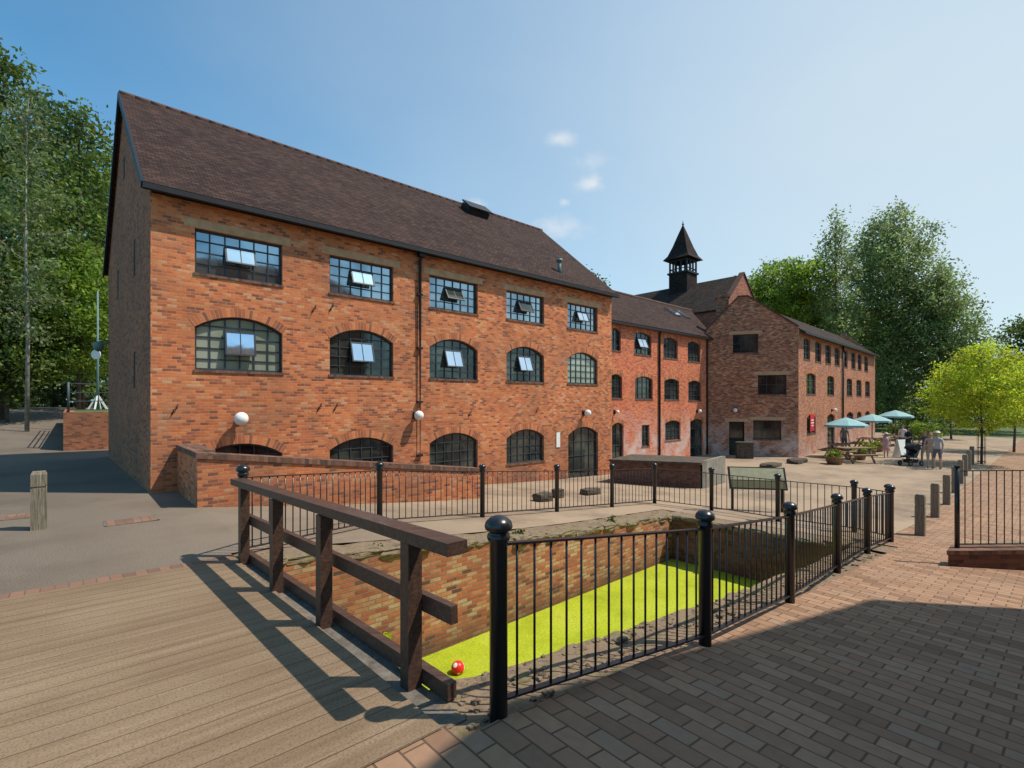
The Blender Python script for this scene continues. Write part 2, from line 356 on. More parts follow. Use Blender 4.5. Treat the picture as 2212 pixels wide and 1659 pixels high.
r=thing('canal_wall',(*AB(CA1+.2,2.5),-3.9),'short dark stone end wall closing the far end of the green canal basin','canal wall')
mb=MB(); ribbon(mb,CA1,CA1+.4,CB0,CB1,4,-4.3,along='b'); mb.build('wall',M['brick_dark'],r)
coping(r,[(CA1+.12,.75+i*.5) for i in range(8)],(.25,.15,.05,0),31)
r=thing('canal_wall',(*AB(2,.4),-3.9),'near canal wall topped with loose rubble beneath the black railing','canal wall')
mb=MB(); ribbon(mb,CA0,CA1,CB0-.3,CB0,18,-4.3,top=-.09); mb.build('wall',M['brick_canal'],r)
coping(r,[(.05+i*.24+random.uniform(-.05,.05),.46+random.uniform(-.07,.04)) for i in range(38)],(.09,.07,.022,1),60,-.045)
mb=MB()
for i in range(520):
    a=random.uniform(-.25,9);b=random.uniform(.06,.52);x,y=AB(a,b);s=random.uniform(.008,.028)
    mb.rock((x,y,gz(x,y)-.03),s,s*.8,s*.6,U,i,.3,n=1)
tag(mb.build('rubble',M['stone'],fix=False),'small loose stones along the strip of bank under the near railing','rubble',kind='stuff')
mb=MB()
ribbon(mb,-.30,-.12,.14,4.75,9,-2.25,top=-.02,along='b')
tag(mb.build('bridge_edge_beam',M['beam']),'weathered grey concrete beam along the edge of the timber bridge deck','bridge edge')
# ---------------------------------------------------------------- buildings
class Plane_:
    def __init__(s,O,d,out):
        s.O=Vector((O[0],O[1],0)); s.d=Vector((d[0],d[1],0)).normalized()
        n=Vector((s.d.y,-s.d.x,0)); s.n=n if n.dot(Vector((out[0],out[1],0)))>0 else -n
    def pt(s,a,z,off=0): return s.O+s.d*a+s.n*off+Z*z
    def s_at(s,px):
        q=(px-CX)/F; return (q*s.O.y-s.O.x)/(s.d.x-q*s.d.y)
    def z_at(s,px,py): return (HY-py)/F*s.pt(s.s_at(px),0).y
def outline(s0,s1,z0,zs,zc,n=10):
    o=[(s0,z0),(s1,z0)]
    if zc-zs<.02: return o+[(s1,zs),(s0,zs)]
    w=(s1-s0)/2; h=zc-zs; R=(w*w+h*h)/(2*h); cz=zc-R; cs=(s0+s1)/2; th=math.asin(w/R)
    for i in range(n+1):
        an=th-2*th*i/n; o.append((cs+R*math.sin(an),cz+R*math.cos(an)))
    return o
def arch_z(s,s0,s1,zs,zc):
    if zc-zs<.02: return zs
    w=(s1-s0)/2; h=zc-zs; R=(w*w+h*h)/(2*h); cz=zc-R
    return cz+math.sqrt(max(0,R*R-(s-(s0+s1)/2)**2))
def wall(mb,P,outer,holes,depth=.14,mi=0):
    loops=[[Vector((a,z,0)) for a,z in outer]]+[[Vector((a,z,0)) for a,z in h] for h in holes]
    flat=[p for l in loops for p in l]
    for tri in tessellate_polygon(loops):
        pts=[P.pt(flat[i].x,flat[i].y) for i in tri]
        nn=(pts[1]-pts[0]).cross(pts[2]-pts[0])
        if nn.length<1e-9: continue
        if nn.dot(P.n)<0: pts.reverse()
        mb.poly(pts,mi)
    for h in holes:
        k=len(h); cs=sum(p[0] for p in h)/k; cz=sum(p[1] for p in h)/k
        c=P.pt(cs,cz,-depth/2)
        for i in range(k):
            a,b=h[i],h[(i+1)%k]
            pts=[P.pt(*a),P.pt(*b),P.pt(*b,-depth),P.pt(*a,-depth)]
            nn=(pts[1]-pts[0]).cross(pts[2]-pts[0])
            if nn.dot(c-pts[0])<0: pts.reverse()
            mb.poly(pts,mi)
def inset(o,w):
    cs=(min(p[0] for p in o)+max(p[0] for p in o))/2; cz=(min(p[1] for p in o)+max(p[1] for p in o))/2
    hs=(max(p[0] for p in o)-min(p[0] for p in o))/2; hz=(max(p[1] for p in o)-min(p[1] for p in o))/2
    return [(cs+(a-cs)*(1-w/hs),cz+(z-cz)*(1-w/hz)) for a,z in o]
def window(root,P,spec,cols=4,rows=4,gl='g_dark',back=.11,case=None,name='window',arch=True,lint=False,sill=True,bw=.024,fr=None,archmat=None):
    s0,s1,z0,zs,zc=spec; o=outline(*spec); i_=inset(o,.045); mb=MB(); fr=fr or M['frame']
    k=len(o)
    for i in range(k):
        j=(i+1)%k
        mb.hexa([P.pt(*o[i],-back-.03),P.pt(*o[j],-back-.03),P.pt(*i_[j],-back-.03),P.pt(*i_[i],-back-.03),P.pt(*o[i],-back+.02),P.pt(*o[j],-back+.02),P.pt(*i_[j],-back+.02),P.pt(*i_[i],-back+.02)])
    for c in range(1,cols):
        s=s0+(s1-s0)*c/cols; mb.box((P.pt(s,(z0+arch_z(s,s0,s1,zs,zc))/2,-back)),P.d*bw/2,P.n*.015,Z*((arch_z(s,s0,s1,zs,zc)-z0)/2-.02))
    for r_ in range(1,rows):
        z=z0+(zc-z0)*r_/rows; a,b=s0,s1
        if z>zs:
            g=[q for q in rg(s0,s1,.05) if arch_z(q,s0,s1,zs,zc)>z]
            if not g: continue
            a,b=g[0],g[-1]
        if b-a>.1: mb.box(P.pt((a+b)/2,z,-back+.002),P.d*((b-a)/2-.01),P.n*.013,Z*bw/2)
    w=mb.build(name,fr,root)
    pm=MB(); pts=[P.pt(*q,-back-.012) for q in inset(o,.02)]
    if (pts[1]-pts[0]).cross(pts[2]-pts[0]).dot(P.n)<0: pts.reverse()
    pm.poly(pts); pm.build('pane',M[gl],w,fix=False)
    if case:
        cs=(s0+s1)/2; cw=(s1-s0)/cols; zz0=z0+(zc-z0)*case[0]; zz1=z0+(zc-z0)*case[1]; tilt=math.radians(case[2])
        c=P.pt(cs,(zz0+zz1)/2,-back+.07+ .1*math.sin(tilt)); up=(Z*math.cos(tilt)-P.n*math.sin(tilt)); out=(P.n*math.cos(tilt)+Z*math.sin(tilt)); h=(zz1-zz0)/2
        cm=MB()
        for sg in (-1,1):
            cm.box(c+P.d*sg*cw,P.d*.018,out*.018,up*h); cm.box(c+up*sg*h,P.d*(cw+.018),out*.017,up*.018)
        cm.box(c,P.d*.01,out*.012,up*h)
        cm.build('casement',fr,w)
        g=MB(); g.box(c,P.d*cw*.97,out*.004,up*h*.97); g.build('casement_pane',M[gl if len(case)<4 else case[3]],w)
    if sill:
        sm=MB(); sm.box(P.pt((s0+s1)/2,z0-.03,-.02),P.d*((s1-s0)/2+.03),P.n*.045,Z*.03); sm.build('sill',M['coping_brick'],w)
    if lint:
        lm=MB(); lm.box(P.pt((s0+s1)/2+.0,zc+.10,-.03),P.d*((s1-s0)/2+.2),P.n*.035,Z*.095); lm.build('lintel',M['lintel'],w)
    elif arch:
        am=MB(); top=o[2:]; cs=(s0+s1)/2; acc=0; hh=.2
        off=[]
        for (a,z) in top:
            w_=(s1-s0)/2;h_=max(zc-zs,.02); R=(w_*w_+h_*h_)/(2*h_); cz=zc-R
            v=Vector((a-cs,z-cz)).normalized(); off.append((a+v.x*hh,z+v.y*hh))
        for i in range(len(top)-1):
            L=math.dist(top[i],top[i+1])
            pts=[P.pt(*top[i],.005),P.pt(*top[i+1],.005),P.pt(*off[i+1],.005),P.pt(*off[i],.005)]; uv=[(acc,.02),(acc+L,.02),(acc+L,.28),(acc,.28)]
            if (pts[1]-pts[0]).cross(pts[2]-pts[0]).dot(P.n)<0: pts.reverse(); uv.reverse()
            am.poly(pts,0,uv); acc+=L
        am.build('arch',archmat or M['header'],w,fix=False)
    return w
def slab(mb,a,b,c,d,t,mi=0):
    a,b,c,d=map(Vector,(a,b,c,d)); n=(b-a).cross(d-a).normalized()
    if n.z<0: n=-n
    mb.hexa([a-n*t,b-n*t,c-n*t,d-n*t,a,b,c,d],mi)
# --- main mill
mP=Plane_((-7.655,10.5),(U.x,U.y),(.6662,-.7458)); G=Vector((-.685,.7285,0)).normalized(); D=9.7
L=15.95; LR=16.65
root=thing('brick_mill',(-7.655,10.5,-2.0),'large three storey orange brick mill with steep brown tiled roof and five window bays','building')
S=[.80,3.83,6.90,10.01,13.16]; W=1.85; EZ=4.70; RZ=8.72
top=[(s,s+W,2.88,3.88,3.88) for s in S]; mid=[(s,s+W,.72,1.68,1.98) for s in S]
low=[(s,s+W,-2.17,-1.27,-.98) for s in S[:4]]; dr=(13.2,15.04,-3.3,-1.3,-1.0)
mb=MB()
wall(mb,mP,[(0,-3.6),(dr[0],-3.6),(L,-3.6),(L,EZ),(0,EZ)],[outline(*q) for q in top+mid+low+[dr]])
gP=Plane_((-7.655,10.5),(G.x,G.y),(-.7285,-.685))
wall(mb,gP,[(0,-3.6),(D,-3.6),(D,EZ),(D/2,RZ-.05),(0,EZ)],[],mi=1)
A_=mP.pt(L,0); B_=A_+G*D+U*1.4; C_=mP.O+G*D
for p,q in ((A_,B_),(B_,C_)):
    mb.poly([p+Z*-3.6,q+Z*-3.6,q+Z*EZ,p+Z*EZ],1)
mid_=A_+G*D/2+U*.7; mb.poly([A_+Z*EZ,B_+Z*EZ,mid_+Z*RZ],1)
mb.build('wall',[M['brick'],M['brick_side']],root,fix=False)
for i,q in enumerate(top): window(root,mP,q,6,4,'g_top',case=(.34,.72,[20,22,30,26,22][i],'g_sky' if i not in (2,3) else 'g_dark'),lint=True)
for i,q in enumerate(mid): window(root,mP,q,6,5,['g_pale','g_dark','g_dark','g_dark','g_pale'][i],case=(.3,.72,[8,16,18,18,2][i],'g_sky') if i<4 else None)
for i,q in enumerate(low): window(root,mP,q,6,4,'g_dark')
d=window(root,mP,dr,4,4,'g_dark',name='door',sill=False); d['label']='dark glazed arched entrance door'
mb=MB()
e0=mP.pt(-.16,EZ-.14,.24); e1=mP.pt(L+.12,EZ-.14,.24); r0=mP.O+G*D/2-U*.12+Z*RZ; r1=mP.pt(LR+.08,0)+G*D/2+Z*RZ
f0=mP.O+G*(D+.25)-U*.12+Z*(EZ-.14); f1=B_+G*.25+Z*(EZ-.14)
slab(mb,e0,e1,r1,r0,.09); slab(mb,r0,r1,f1,f0,.09)
rf=mb.build('roof',M['tiles'],root)
mb=MB(); n=46
for i in range(n):
    a=r0.lerp(r1,i/n)-Z*.03; b=r0.lerp(r1,(i+.98)/n)-Z*.03; mb.tube([a,b],[.085,.092],8)
mb.build('ridge_tiles',M['ridge'],rf)
mb=MB(); mb.bar(e0-Z*.10+mP.n*.03,e1-Z*.10+mP.n*.03,.12,.11); mb.bar(mP.pt(0,EZ-.16,.04),mP.pt(L,EZ-.16,.04),.06,.22)
mb.build('gutter',M['gutter'],root)
mb=MB(); mb.bar(e0+Z*-.08,r0+Z*-.08,.05,.16); mb.bar(r0-Z*.08,f0-Z*.08,.05,.16); mb.build('bargeboard',M['gutter'],root)
mb=MB(); s=mP.s_at(905); mb.tube([mP.pt(s,EZ-.25,.2),mP.pt(s,EZ-.5,.07),mP.pt(s,-2.9,.07)],.05,8)
mb.box(mP.pt(s,EZ-.3,.16),U*.11,mP.n*.08,Z*.1)
for z in (3.2,1.6,0,-1.6): mb.box(mP.pt(s,z,.05),U*.085,mP.n*.05,Z*.03)
mb.build('downpipe',M['gutter'],root)
n_=(e1-e0).cross(r0-e0).normalized(); n_=n_ if n_.z>0 else -n_; up_=(r0-e0); up_=(up_-U*up_.dot(U)).normalized()
c=e0+U*12.0+up_*5.75; mb=MB(); mb.box(c+n_*.1,U*.55,up_*.32,n_*.12); mb.box(c+n_*.3-up_*.05,U*.62,up_*.36,n_*.03); mb.build('roof_ventilator',M['gutter'],rf)
c=e0+U*13.35+up_*.9; mb=MB(); mb.tube([c-Z*.1,c+Z*.42],.07,8); mb.tube([c+Z*.42,c+Z*.52],.12,8); mb.build('flue',M['grey_metal'],rf)
for px,py in ((678,668),(716,665),(690,880),(725,880),(378,885),(1160,885),(1015,893)):
    s=mP.s_at(px); z=mP.z_at(px,py); mb=MB(); mb.tube([mP.pt(s-.05,z-.11,.02),mP.pt(s-.03,z,.03),mP.pt(s+.03,z+.02,.03),mP.pt(s+.05,z+.12,.02)],.012,5)
    mb.build('wall_tie',M['gutter'],root)
mb=MB(); mb.box(mP.pt(mP.s_at(1205),mP.z_at(1205,950),.015),U*.10,mP.n*.012,Z*.28); mb.build('notice',M['white'],root)
for s,z in ((4.85,6.6),(2.6,3.6),(2.6,.8),(6.5,3.6)):
    mb=MB(); mb.box(gP.pt(s,z,.0),G*.12,gP.n*.006,Z*.45 if z<6 else Z*.3)
    mb.build('slit_window',M['door_dark'],root)
# --- low ramp wall before mill
r=thing('garden_wall',(*AB(0,8.5),-2),'low orange brick wall with sloping dark brick-on-edge coping in front of the mill','wall')
mb=MB(); cp=MB(); K=8.49
def xyz(a,b,z): x,y=AB(a,b); return Vector((x,y,z))
zt=lambda a: -1.04-.135*a
for i in range(10):
    a0=-.07+6.6*i/10;a1=-.07+6.6*(i+1)/10
    mb.hexa([xyz(a0,K,-3.2),xyz(a1,K,-3.2),xyz(a1,K+.33,-3.2),xyz(a0,K+.33,-3.2),xyz(a0,K,zt(a0)),xyz(a1,K,zt(a1)),xyz(a1,K+.33,zt(a1)),xyz(a0,K+.33,zt(a0))])
mb.hexa([xyz(-.07,K+.33,-3.2),xyz(.26,K+.33,-3.2),xyz(.26,10.75,-3.2),xyz(-.07,10.75,-3.2),xyz(-.07,K+.33,-1.04),xyz(.26,K+.33,-1.04),xyz(.26,10.75,-1.04),xyz(-.07,10.75,-1.04)])
mb.build('wall',M['brick'],r)
cp.hexa([xyz(-.1,K-.03,zt(0)+.002),xyz(6.55,K-.03,zt(6.55)+.002),xyz(6.55,K+.36,zt(6.55)+.002),xyz(-.1,K+.36,zt(0)+.002),xyz(-.1,K-.03,zt(0)+.11),xyz(6.55,K-.03,zt(6.55)+.11),xyz(6.55,K+.36,zt(6.55)+.11),xyz(-.1,K+.36,zt(0)+.11)])
cp.hexa([xyz(-.1,K+.37,-1.037),xyz(.29,K+.37,-1.037),xyz(.29,10.74,-1.037),xyz(-.1,10.74,-1.037),xyz(-.1,K+.37,-.93),xyz(.29,K+.37,-.93),xyz(.29,10.74,-.93),xyz(-.1,10.74,-.93)])
cp.build('coping',M['coping_brick'],r)
# --- link range
bP=Plane_((-8.515,11.46),(U.x,U.y),(.6662,-.7458))
root2=thing('link_building',tuple(bP.pt(17.5,-3.2)),'lower bright red brick range linking the mill to the old gabled workshop','building')
def spx(P,a,b,pt,pb,rise=.15):
    s0,s1=P.s_at(a),P.s_at(b); c=(a+b)/2; zc=P.z_at(c,pt); z0=P.z_at(c,pb); return (s0,s1,z0,zc-rise,zc)
w2=[spx(bP,1318,1341,708,757),spx(bP,1370,1407,718,766),spx(bP,1433,1464,729,774),spx(bP,1486,1513,738,781),
    spx(bP,1318,1344,808,860),spx(bP,1372,1410,813,862),spx(bP,1435,1467,818,863),spx(bP,1487,1515,822,865),
    spx(bP,1437,1470,908,951)]
w2b=[spx(bP,1386,1403,918,964,0.)]
d2=[spx(bP,1322,1347,913,1012),spx(bP,1491,1519,905,987)]
BE=3.93; BRZ=6.45; mb=MB(); SL0,SL1=15.,27.3
wall(mb,bP,[(SL0,-3.6),(SL1,-3.6),(SL1,BE),(SL0,BE)],[outline(*q) for q in w2+w2b+d2])
mb.build('wall',M['brick_red'],root2,fix=False)
for i,q in enumerate(w2): window(root2,bP,q,4,4,'g_dark',case=(.3,.75,22,'g_sky') if i==1 else None)
for q in w2b: window(root2,bP,q,2,3,'g_dark',arch=False)
for q in d2: window(root2,bP,q,2,4,'g_dark',name='door',sill=False)
mb=MB(); a=bP.pt(SL0,BE-.12,.2);b=bP.pt(SL1+.3,BE-.12,.2);c=bP.pt(31.5,BRZ,-3.5);d=bP.pt(SL0,BRZ,-3.5)
slab(mb,a,b,c,d,.09); slab(mb,d,c,bP.pt(31.5,BE-.1,-7.1),bP.pt(SL0,BE-.1,-7.1),.09); rf=mb.build('roof',M['tiles'],root2)
mb=MB(); mb.tube([d,c],.1,8); mb.build('ridge_tiles',M['ridge'],rf)
nn=(b-a).cross(d-a).normalized(); nn=nn if nn.z>0 else -nn; uu=(d-a).normalized()
for s in (12.,13.2):
    mb=MB(); mb.box(a+U*(s)+uu*3.1+nn*.06,U*.36,uu*.5,nn*.05); mb.build('roof_light',M['g_sky'],rf)
mb=MB(); mb.bar(a-Z*.1,b-Z*.1,.12,.11); mb.build('gutter',M['gutter'],root2)
for px in (1423,1526):
    s=bP.s_at(px); mb=MB(); mb.tube([bP.pt(s,BE-.2,.15),bP.pt(s,BE-.45,.06),bP.pt(s,-3.1,.06)],.05,8); mb.build('downpipe',M['gutter'],root2)
# --- gabled workshop
J=Vector((11.68,29.5,0)); K3=Vector((16.24,28.1,0)); aP=Plane_((J.x,J.y),((K3-J).x,(K3-J).y),(-.3,-1)); W3=(K3-J).length
sd=Vector((.7146,.6995,0)); sP=Plane_((K3.x,K3.y),(sd.x,sd.y),(.7,-.7)); L3=21.4; E3=4.12
s_ap=aP.s_at(1605); A3=aP.z_at(1605,641)
root3=thing('brick_workshop',(K3.x,K3.y,-3.2),'weathered brown brick workshop with a stepped parapet gable end facing the courtyard','building')
ga=[spx(aP,1583,1638,722,762,0),spx(aP,1637,1699,810,852,0),spx(aP,1627,1688,908,949,0)]
gd=[spx(aP,1575,1608,911,984,.0)]
mb=MB(); wall(mb,aP,[(-.1,-3.6),(W3,-3.6),(W3,E3+.12),(s_ap+.25,A3),(s_ap-.25,A3),(-.1,E3+.15)],[outline(*q) for q in ga+gd])
sw=[]
for a,b in ((1736,1750),(1761,1774),(1783,1795),(1803,1814),(1822,1831),(1839,1848),(1853,1861),(1867,1875)):
    s0,s1=sP.s_at(a),sP.s_at(b); sw.append((s0,s1,2.5,3.62,3.75))
for a,b in ((1742,1762),(1787,1802),(1829,1841),(1850,1861),(1869,1879)):
    s0,s1=sP.s_at(a),sP.s_at(b); sw.append((s0,s1,.45,1.6,1.72))
for a,b in ((1743,1762),(1829,1843),(1851,1861),(1869,1879)):
    s0,s1=sP.s_at(a),sP.s_at(b); sw.append((s0,s1,-1.9,-.95,-.75))
sdoor=[(sP.s_at(1787),sP.s_at(1803),-3.3,-1.0,-.8)]
m2=MB(); wall(m2,sP,[(0,-3.6),(L3,-3.6),(L3,E3),(0,E3)],[outline(*q) for q in sw+sdoor])
B0=J+Z*0; B1=J+sd*L3; K1=K3+sd*L3
mb.poly([B1-Z*3.6,B0-Z*3.6,B0+Z*E3,B1+Z*E3]); mb.poly([K1-Z*3.6,B1-Z*3.6,B1+Z*E3,K1+Z*E3]); mb.poly([K1+Z*E3,B1+Z*E3,(K1+B1)/2+Z*A3])
mb.build('wall',M['brick_old'],root3,fix=False); m2.build('wall',M['brick_long'],root3,fix=False)
for q in ga: window(root3,aP,q,3,2,'g_dark',arch=False,lint=True,back=.16)
for q in gd: window(root3,aP,q,1,1,'g_dark',arch=False,lint=True,name='door',sill=False,back=.3,fr=M['door_dark'])
for i,q in enumerate(sw): window(root3,sP,q,2,3,'g_dark',bw=.05)
for q in sdoor: window(root3,sP,q,2,3,'g_dark',name='door',sill=False)
ap=aP.pt(s_ap,A3-.15,-.25); ap1=ap+sd*(L3); mb=MB()
slab(mb,K3+sP.n*.25+sd*.2+Z*(E3-.1),K1+sP.n*.25+Z*(E3-.1),ap1,ap,.1); slab(mb,ap,ap1,B1+Z*(E3-.1),J+sd*.2+Z*(E3-.1),.1)
rf=mb.build('roof',M['tiles_grey'],root3)
mb=MB(); mb.bar(K3+sP.n*.3+Z*(E3-.2),K1+sP.n*.3+Z*(E3-.2),.14,.13); mb.build('gutter',M['gutter'],root3)
mb=MB(); s=sP.s_at(1818); mb.tube([sP.pt(s,E3-.2,.1),sP.pt(s,-3.1,.08)],.06,8); mb.build('downpipe',M['gutter'],root3)
mb=MB()
for p,q in (((-.1,E3+.15),(s_ap-.25,A3)),((s_ap-.25,A3),(s_ap+.25,A3)),((s_ap+.25,A3),(W3,E3+.12))):
    mb.bar(aP.pt(*p,-.1)+Z*.04,aP.pt(*q,-.1)+Z*.04,.34,.07)
mb.build('gable_coping',M['ridge'],root3)
mb=MB(); c=aP.pt(.9,5.4,-1.2); mb.box(c,aP.d*.33,aP.n*.3,Z*1.0); mb.box(c+Z*1.02,aP.d*.4,aP.n*.36,Z*.08); mb.build('chimney',M['brick_old'],root3)
mb=MB(); s=sP.s_at(1752); mb.box(sP.pt(s,-1.25,.05),sP.d*.42,sP.n*.02,Z*.5)
sg=mb.build('wall_sign',plain('sign_red',(.55,.02,.03)),root3); sg['label']='red sign fixed over the first ground floor window'
mb=MB()
for k,wd in enumerate((.26,.3,.2)): mb.box(sP.pt(s,-1.1-.16*k,.074),sP.d*wd,sP.n*.003,Z*.035)
mb.build('lettering',M['white'],sg)
# --- rear hall with cupola
hA=Vector((16.8,36,0)); hw=3.1; root4=thing('rear_hall',(16.8,36,-3.2),'rear brick hall with dark slate roof rising behind the link range','building')
hP=Plane_(((hA-U*hw).x,(hA-U*hw).y),(U.x,U.y),(.66,-.74)); HL=12.5; HE=6.5; HR=9.25
mb=MB(); wall(mb,hP,[(0,-3.6),(2*hw,-3.6),(2*hw,HE),(hw,HR+.1),(0,HE)],[])
for s in (0,2*hw):
    p=hP.pt(s,0); q=p+N*HL; mb.poly([p-Z*3.6,q-Z*3.6,q+Z*HE,p+Z*HE] if s else [q-Z*3.6,p-Z*3.6,p+Z*HE,q+Z*HE])
mb.build('wall',M['brick_rear'],root4,fix=False)
mb=MB(); R0=hP.pt(hw,HR)+N*.25; R1=R0+N*HL; l0=hP.pt(-.2,HE-.15)+N*.25; q0=hP.pt(2*hw+.2,HE-.15)+N*.25
slab(mb,l0,R0,R1,l0+N*HL,.1); slab(mb,q0,R0,R1,q0+N*HL,.1); rf=mb.build('roof',M['tiles_grey'],root4)
mb=MB(); mb.bar(hP.pt(0,HE,-.1)+Z*.05,hP.pt(hw,HR+.1,-.1)+Z*.05,.36,.08); mb.bar(hP.pt(hw,HR+.1,-.1)+Z*.05,hP.pt(2*hw,HE,-.1)+Z*.05,.36,.08); mb.build('gable_coping',M['ridge'],root4)
cc=R0+N*4.5
cu=thing('cupola',tuple(cc-Z*.9),'slim louvred bell cupola with a steep dark pyramid roof on the rear hall ridge','cupola')
mb=MB(); mb.box(cc+Z*.0,U*.78,N*.78,Z*.85); mb.build('base',M['tiles_black'],cu)
mb=MB(); mb.box(cc+Z*.92,U*.88,N*.88,Z*.07); hs=.72
for i in (-1,-.33,.33,1):
    for j in (-1,-.33,.33,1):
        if max(abs(i),abs(j))==1: mb.box(cc+U*i*hs+N*j*hs+Z*1.5,U*.055,N*.055,Z*.55)
for sgn in (-1,1):
    mb.bar(cc+U*hs*sgn-N*hs+Z*1.25,cc+U*hs*sgn+N*hs+Z*1.25,.05,.06); mb.bar(cc+N*hs*sgn-U*hs+Z*1.25,cc+N*hs*sgn+U*hs+Z*1.25,.05,.06)
    mb.bar(cc+U*hs*sgn-N*hs+Z*1.95,cc+U*hs*sgn+N*hs+Z*1.95,.08,.2); mb.bar(cc+N*hs*sgn-U*hs+Z*1.95,cc+N*hs*sgn+U*hs+Z*1.95,.08,.2)
mb.build('open_stage',M['gutter'],cu)
mb=MB(); prof=[(1.13,2.0),(.86,2.35),(.58,3.1),(.30,4.0),(.04,4.8)]
for i in range(len(prof)-1):
    (a0,z0),(a1,z1)=prof[i],prof[i+1]
    for k in range(4):
        d0=[(-1,-1),(1,-1),(1,1),(-1,1)][k]; d1=[(-1,-1),(1,-1),(1,1),(-1,1)][(k+1)%4]
        mb.poly([cc+(U*d0[0]+N*d0[1])*a0+Z*z0,cc+(U*d1[0]+N*d1[1])*a0+Z*z0,cc+(U*d1[0]+N*d1[1])*a1+Z*z1,cc+(U*d0[0]+N*d0[1])*a1+Z*z1])
mb.poly([cc+(U*a+N*b)*1.13+Z*2.0 for a,b in ((-1,1),(1,1),(1,-1),(-1,-1))])
mb.build('roof',M['tiles_black'],cu,fix=False)
mb=MB(); mb.tube([cc+Z*4.75,cc+Z*5.2],[.05,.02],6); mb.ball(cc+Z*4.9,.09,8); mb.build('finial',M['gutter'],cu)
# --- off-frame building to the right whose shadow falls on the paving
fp=[(4.3+5.97,6.0),(-.02+5.58,3.08),(-.75+5.5,1.9),(3.3,-6.),(14.5,-6.),(17.,5.)]
mb=MB(); k=len(fp)
for i in range(k):
    p=Vector((*fp[i],0));q=Vector((*fp[(i+1)%k],0)); mb.poly([p-Z*2.9,q-Z*2.9,q+Z*7.0,p+Z*7.0])
ob=thing('brick_warehouse',(10,0,-2.9),'tall plain brick warehouse just outside the frame on the right','building')
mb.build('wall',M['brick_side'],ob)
mb=MB(); mb.poly([Vector((*p,7.0)) for p in fp]); mb.build('roof',M['tiles_grey'],ob)
# ---------------------------------------------------------------- wall lamps
def wall_lamp(P,px,py,r_,label):
    s=P.s_at(px); z=P.z_at(px,py); o=thing('wall_lamp',tuple(P.pt(s,z-.2)),label,'lamp','globe lamps on the brick walls')
    mb=MB(); mb.ball(P.pt(s,z,r_+.1),r_,20); mb.build('globe',M['globe'],o)
    mb=MB(); mb.box(P.pt(s,z,.02),P.d*.06,P.n*.02,Z*.1); mb.tube([P.pt(s,z,.0),P.pt(s,z,.12)],.05,8); mb.build('bracket',M['gutter'],o)
wall_lamp(mP,515,904,.155,'largest white globe wall lamp, below the first mill window bay on the left')
wall_lamp(mP,896,897,.14,'white globe wall lamp just left of the mill downpipe')
wall_lamp(mP,1260,892,.135,'white globe wall lamp above the arched mill entrance door')
wall_lamp(bP,1327,890,.09,'small globe wall lamp above the leftmost door of the red link range')
wall_lamp(bP,1505,888,.10,'small globe wall lamp above the right door of the red link range')
wall_lamp(aP,1587,886,.12,'small globe wall lamp above the dark doorway in the workshop gable')
wall_lamp(sP,1796,886,.12,'small globe wall lamp on the long side of the workshop above its door')
# ---------------------------------------------------------------- black railings
def railing(name,pts,label,H_=1.12):
    root=thing(name,tuple(pts[0]),label,'railing')
    for i,p in enumerate(pts):
        mb=MB(); r0=.052
        mb.lathe(p-Z*.12,[(r0,0),(r0,H_-.02+.12),(.063,H_+.11),(.068,H_+.13),(.062,H_+.15),(r0,H_+.158),(.056,H_+.163),(.077,H_+.178),(.082,H_+.195),(.074,H_+.225),(.052,H_+.248),(.02,H_+.262),(.002,H_+.264)],20)
        mb.v=[Vector((v.x,v.y,p.z-.12+(v.z-(p.z-.12))*(1.15+.12)/(H_+.264))) for v in mb.v]
        mb.build('post',M['black'],root)
    for i in range(len(pts)-1):
        a,b=pts[i],pts[i+1]; mb=MB(); d=(b-a); n=max(4,int(round(Vector((d.x,d.y,0)).length/.137)))
        mb.bar(a+Z*.985,b+Z*.985,.045,.014); mb.bar(a+Z*.09,b+Z*.09,.045,.014)
        for k in range(1,n):
            q=a.lerp(b,k/n); mb.tube([q+Z*.09,q+Z*.985],.0085,6)
        mb.build('railing_panel',M['black'],root)
near=[hit(1077,1545),hit(1523,1395),hit(1706,1302),hit(1808,1234),hit(1873,1193),hit(1924,1171)]
railing('canal_railing',near,'black ball-topped railing along the near side of the canal beside the brick paving')
on=gp
far=[on(525,6.25),on(820,9.0),on(1042,10.7),on(1203,12.0),on(1322,13.1),on(1414,14.1),on(1537,13.2),on(1680,11.9),on(1845,10.9),near[-1]+Vector((.05,.12,0))]
railing('canal_railing',far,'black ball-topped railing curving round the far side of the canal basin')
kr=thing('kerb_railing',tuple(hit(2080,1215)),'black railing panel standing on a low brick kerb at the right edge','railing')
k0=hit(2048,1224); kd=Vector((1,.03,0)); kb=Vector((.33,.30,0)); mb=MB()
mb.hexa([k0-Z*.3,k0+kd*3-Z*.3,k0+kd*3+kb-Z*.3,k0+kb-Z*.3,k0+Z*.19,k0+kd*3+Z*.19,k0+kd*3+kb+Z*.19,k0+kb+Z*.19]); mb.build('kerb',M['brick_dark'],kr)
mb=MB(); q_=k0-kb*.06-kd*.02; mb.hexa([q_+Z*.192,q_+kd*3+Z*.192,q_+kd*3+kb*1.12+Z*.192,q_+kb*1.12+Z*.192,q_+Z*.26,q_+kd*3+Z*.26,q_+kd*3+kb*1.12+Z*.26,q_+kb*1.12+Z*.26]); mb.build('kerb_coping',M['coping_brick'],kr)
pb=k0+kd*.12+kb*.5+Z*.26; mb=MB(); mb.tube([pb,pb+Z*1.34],.035,10); mb.tube([pb+Z*1.34,pb+Z*1.37],.045,10); mb.build('post',M['black'],kr)
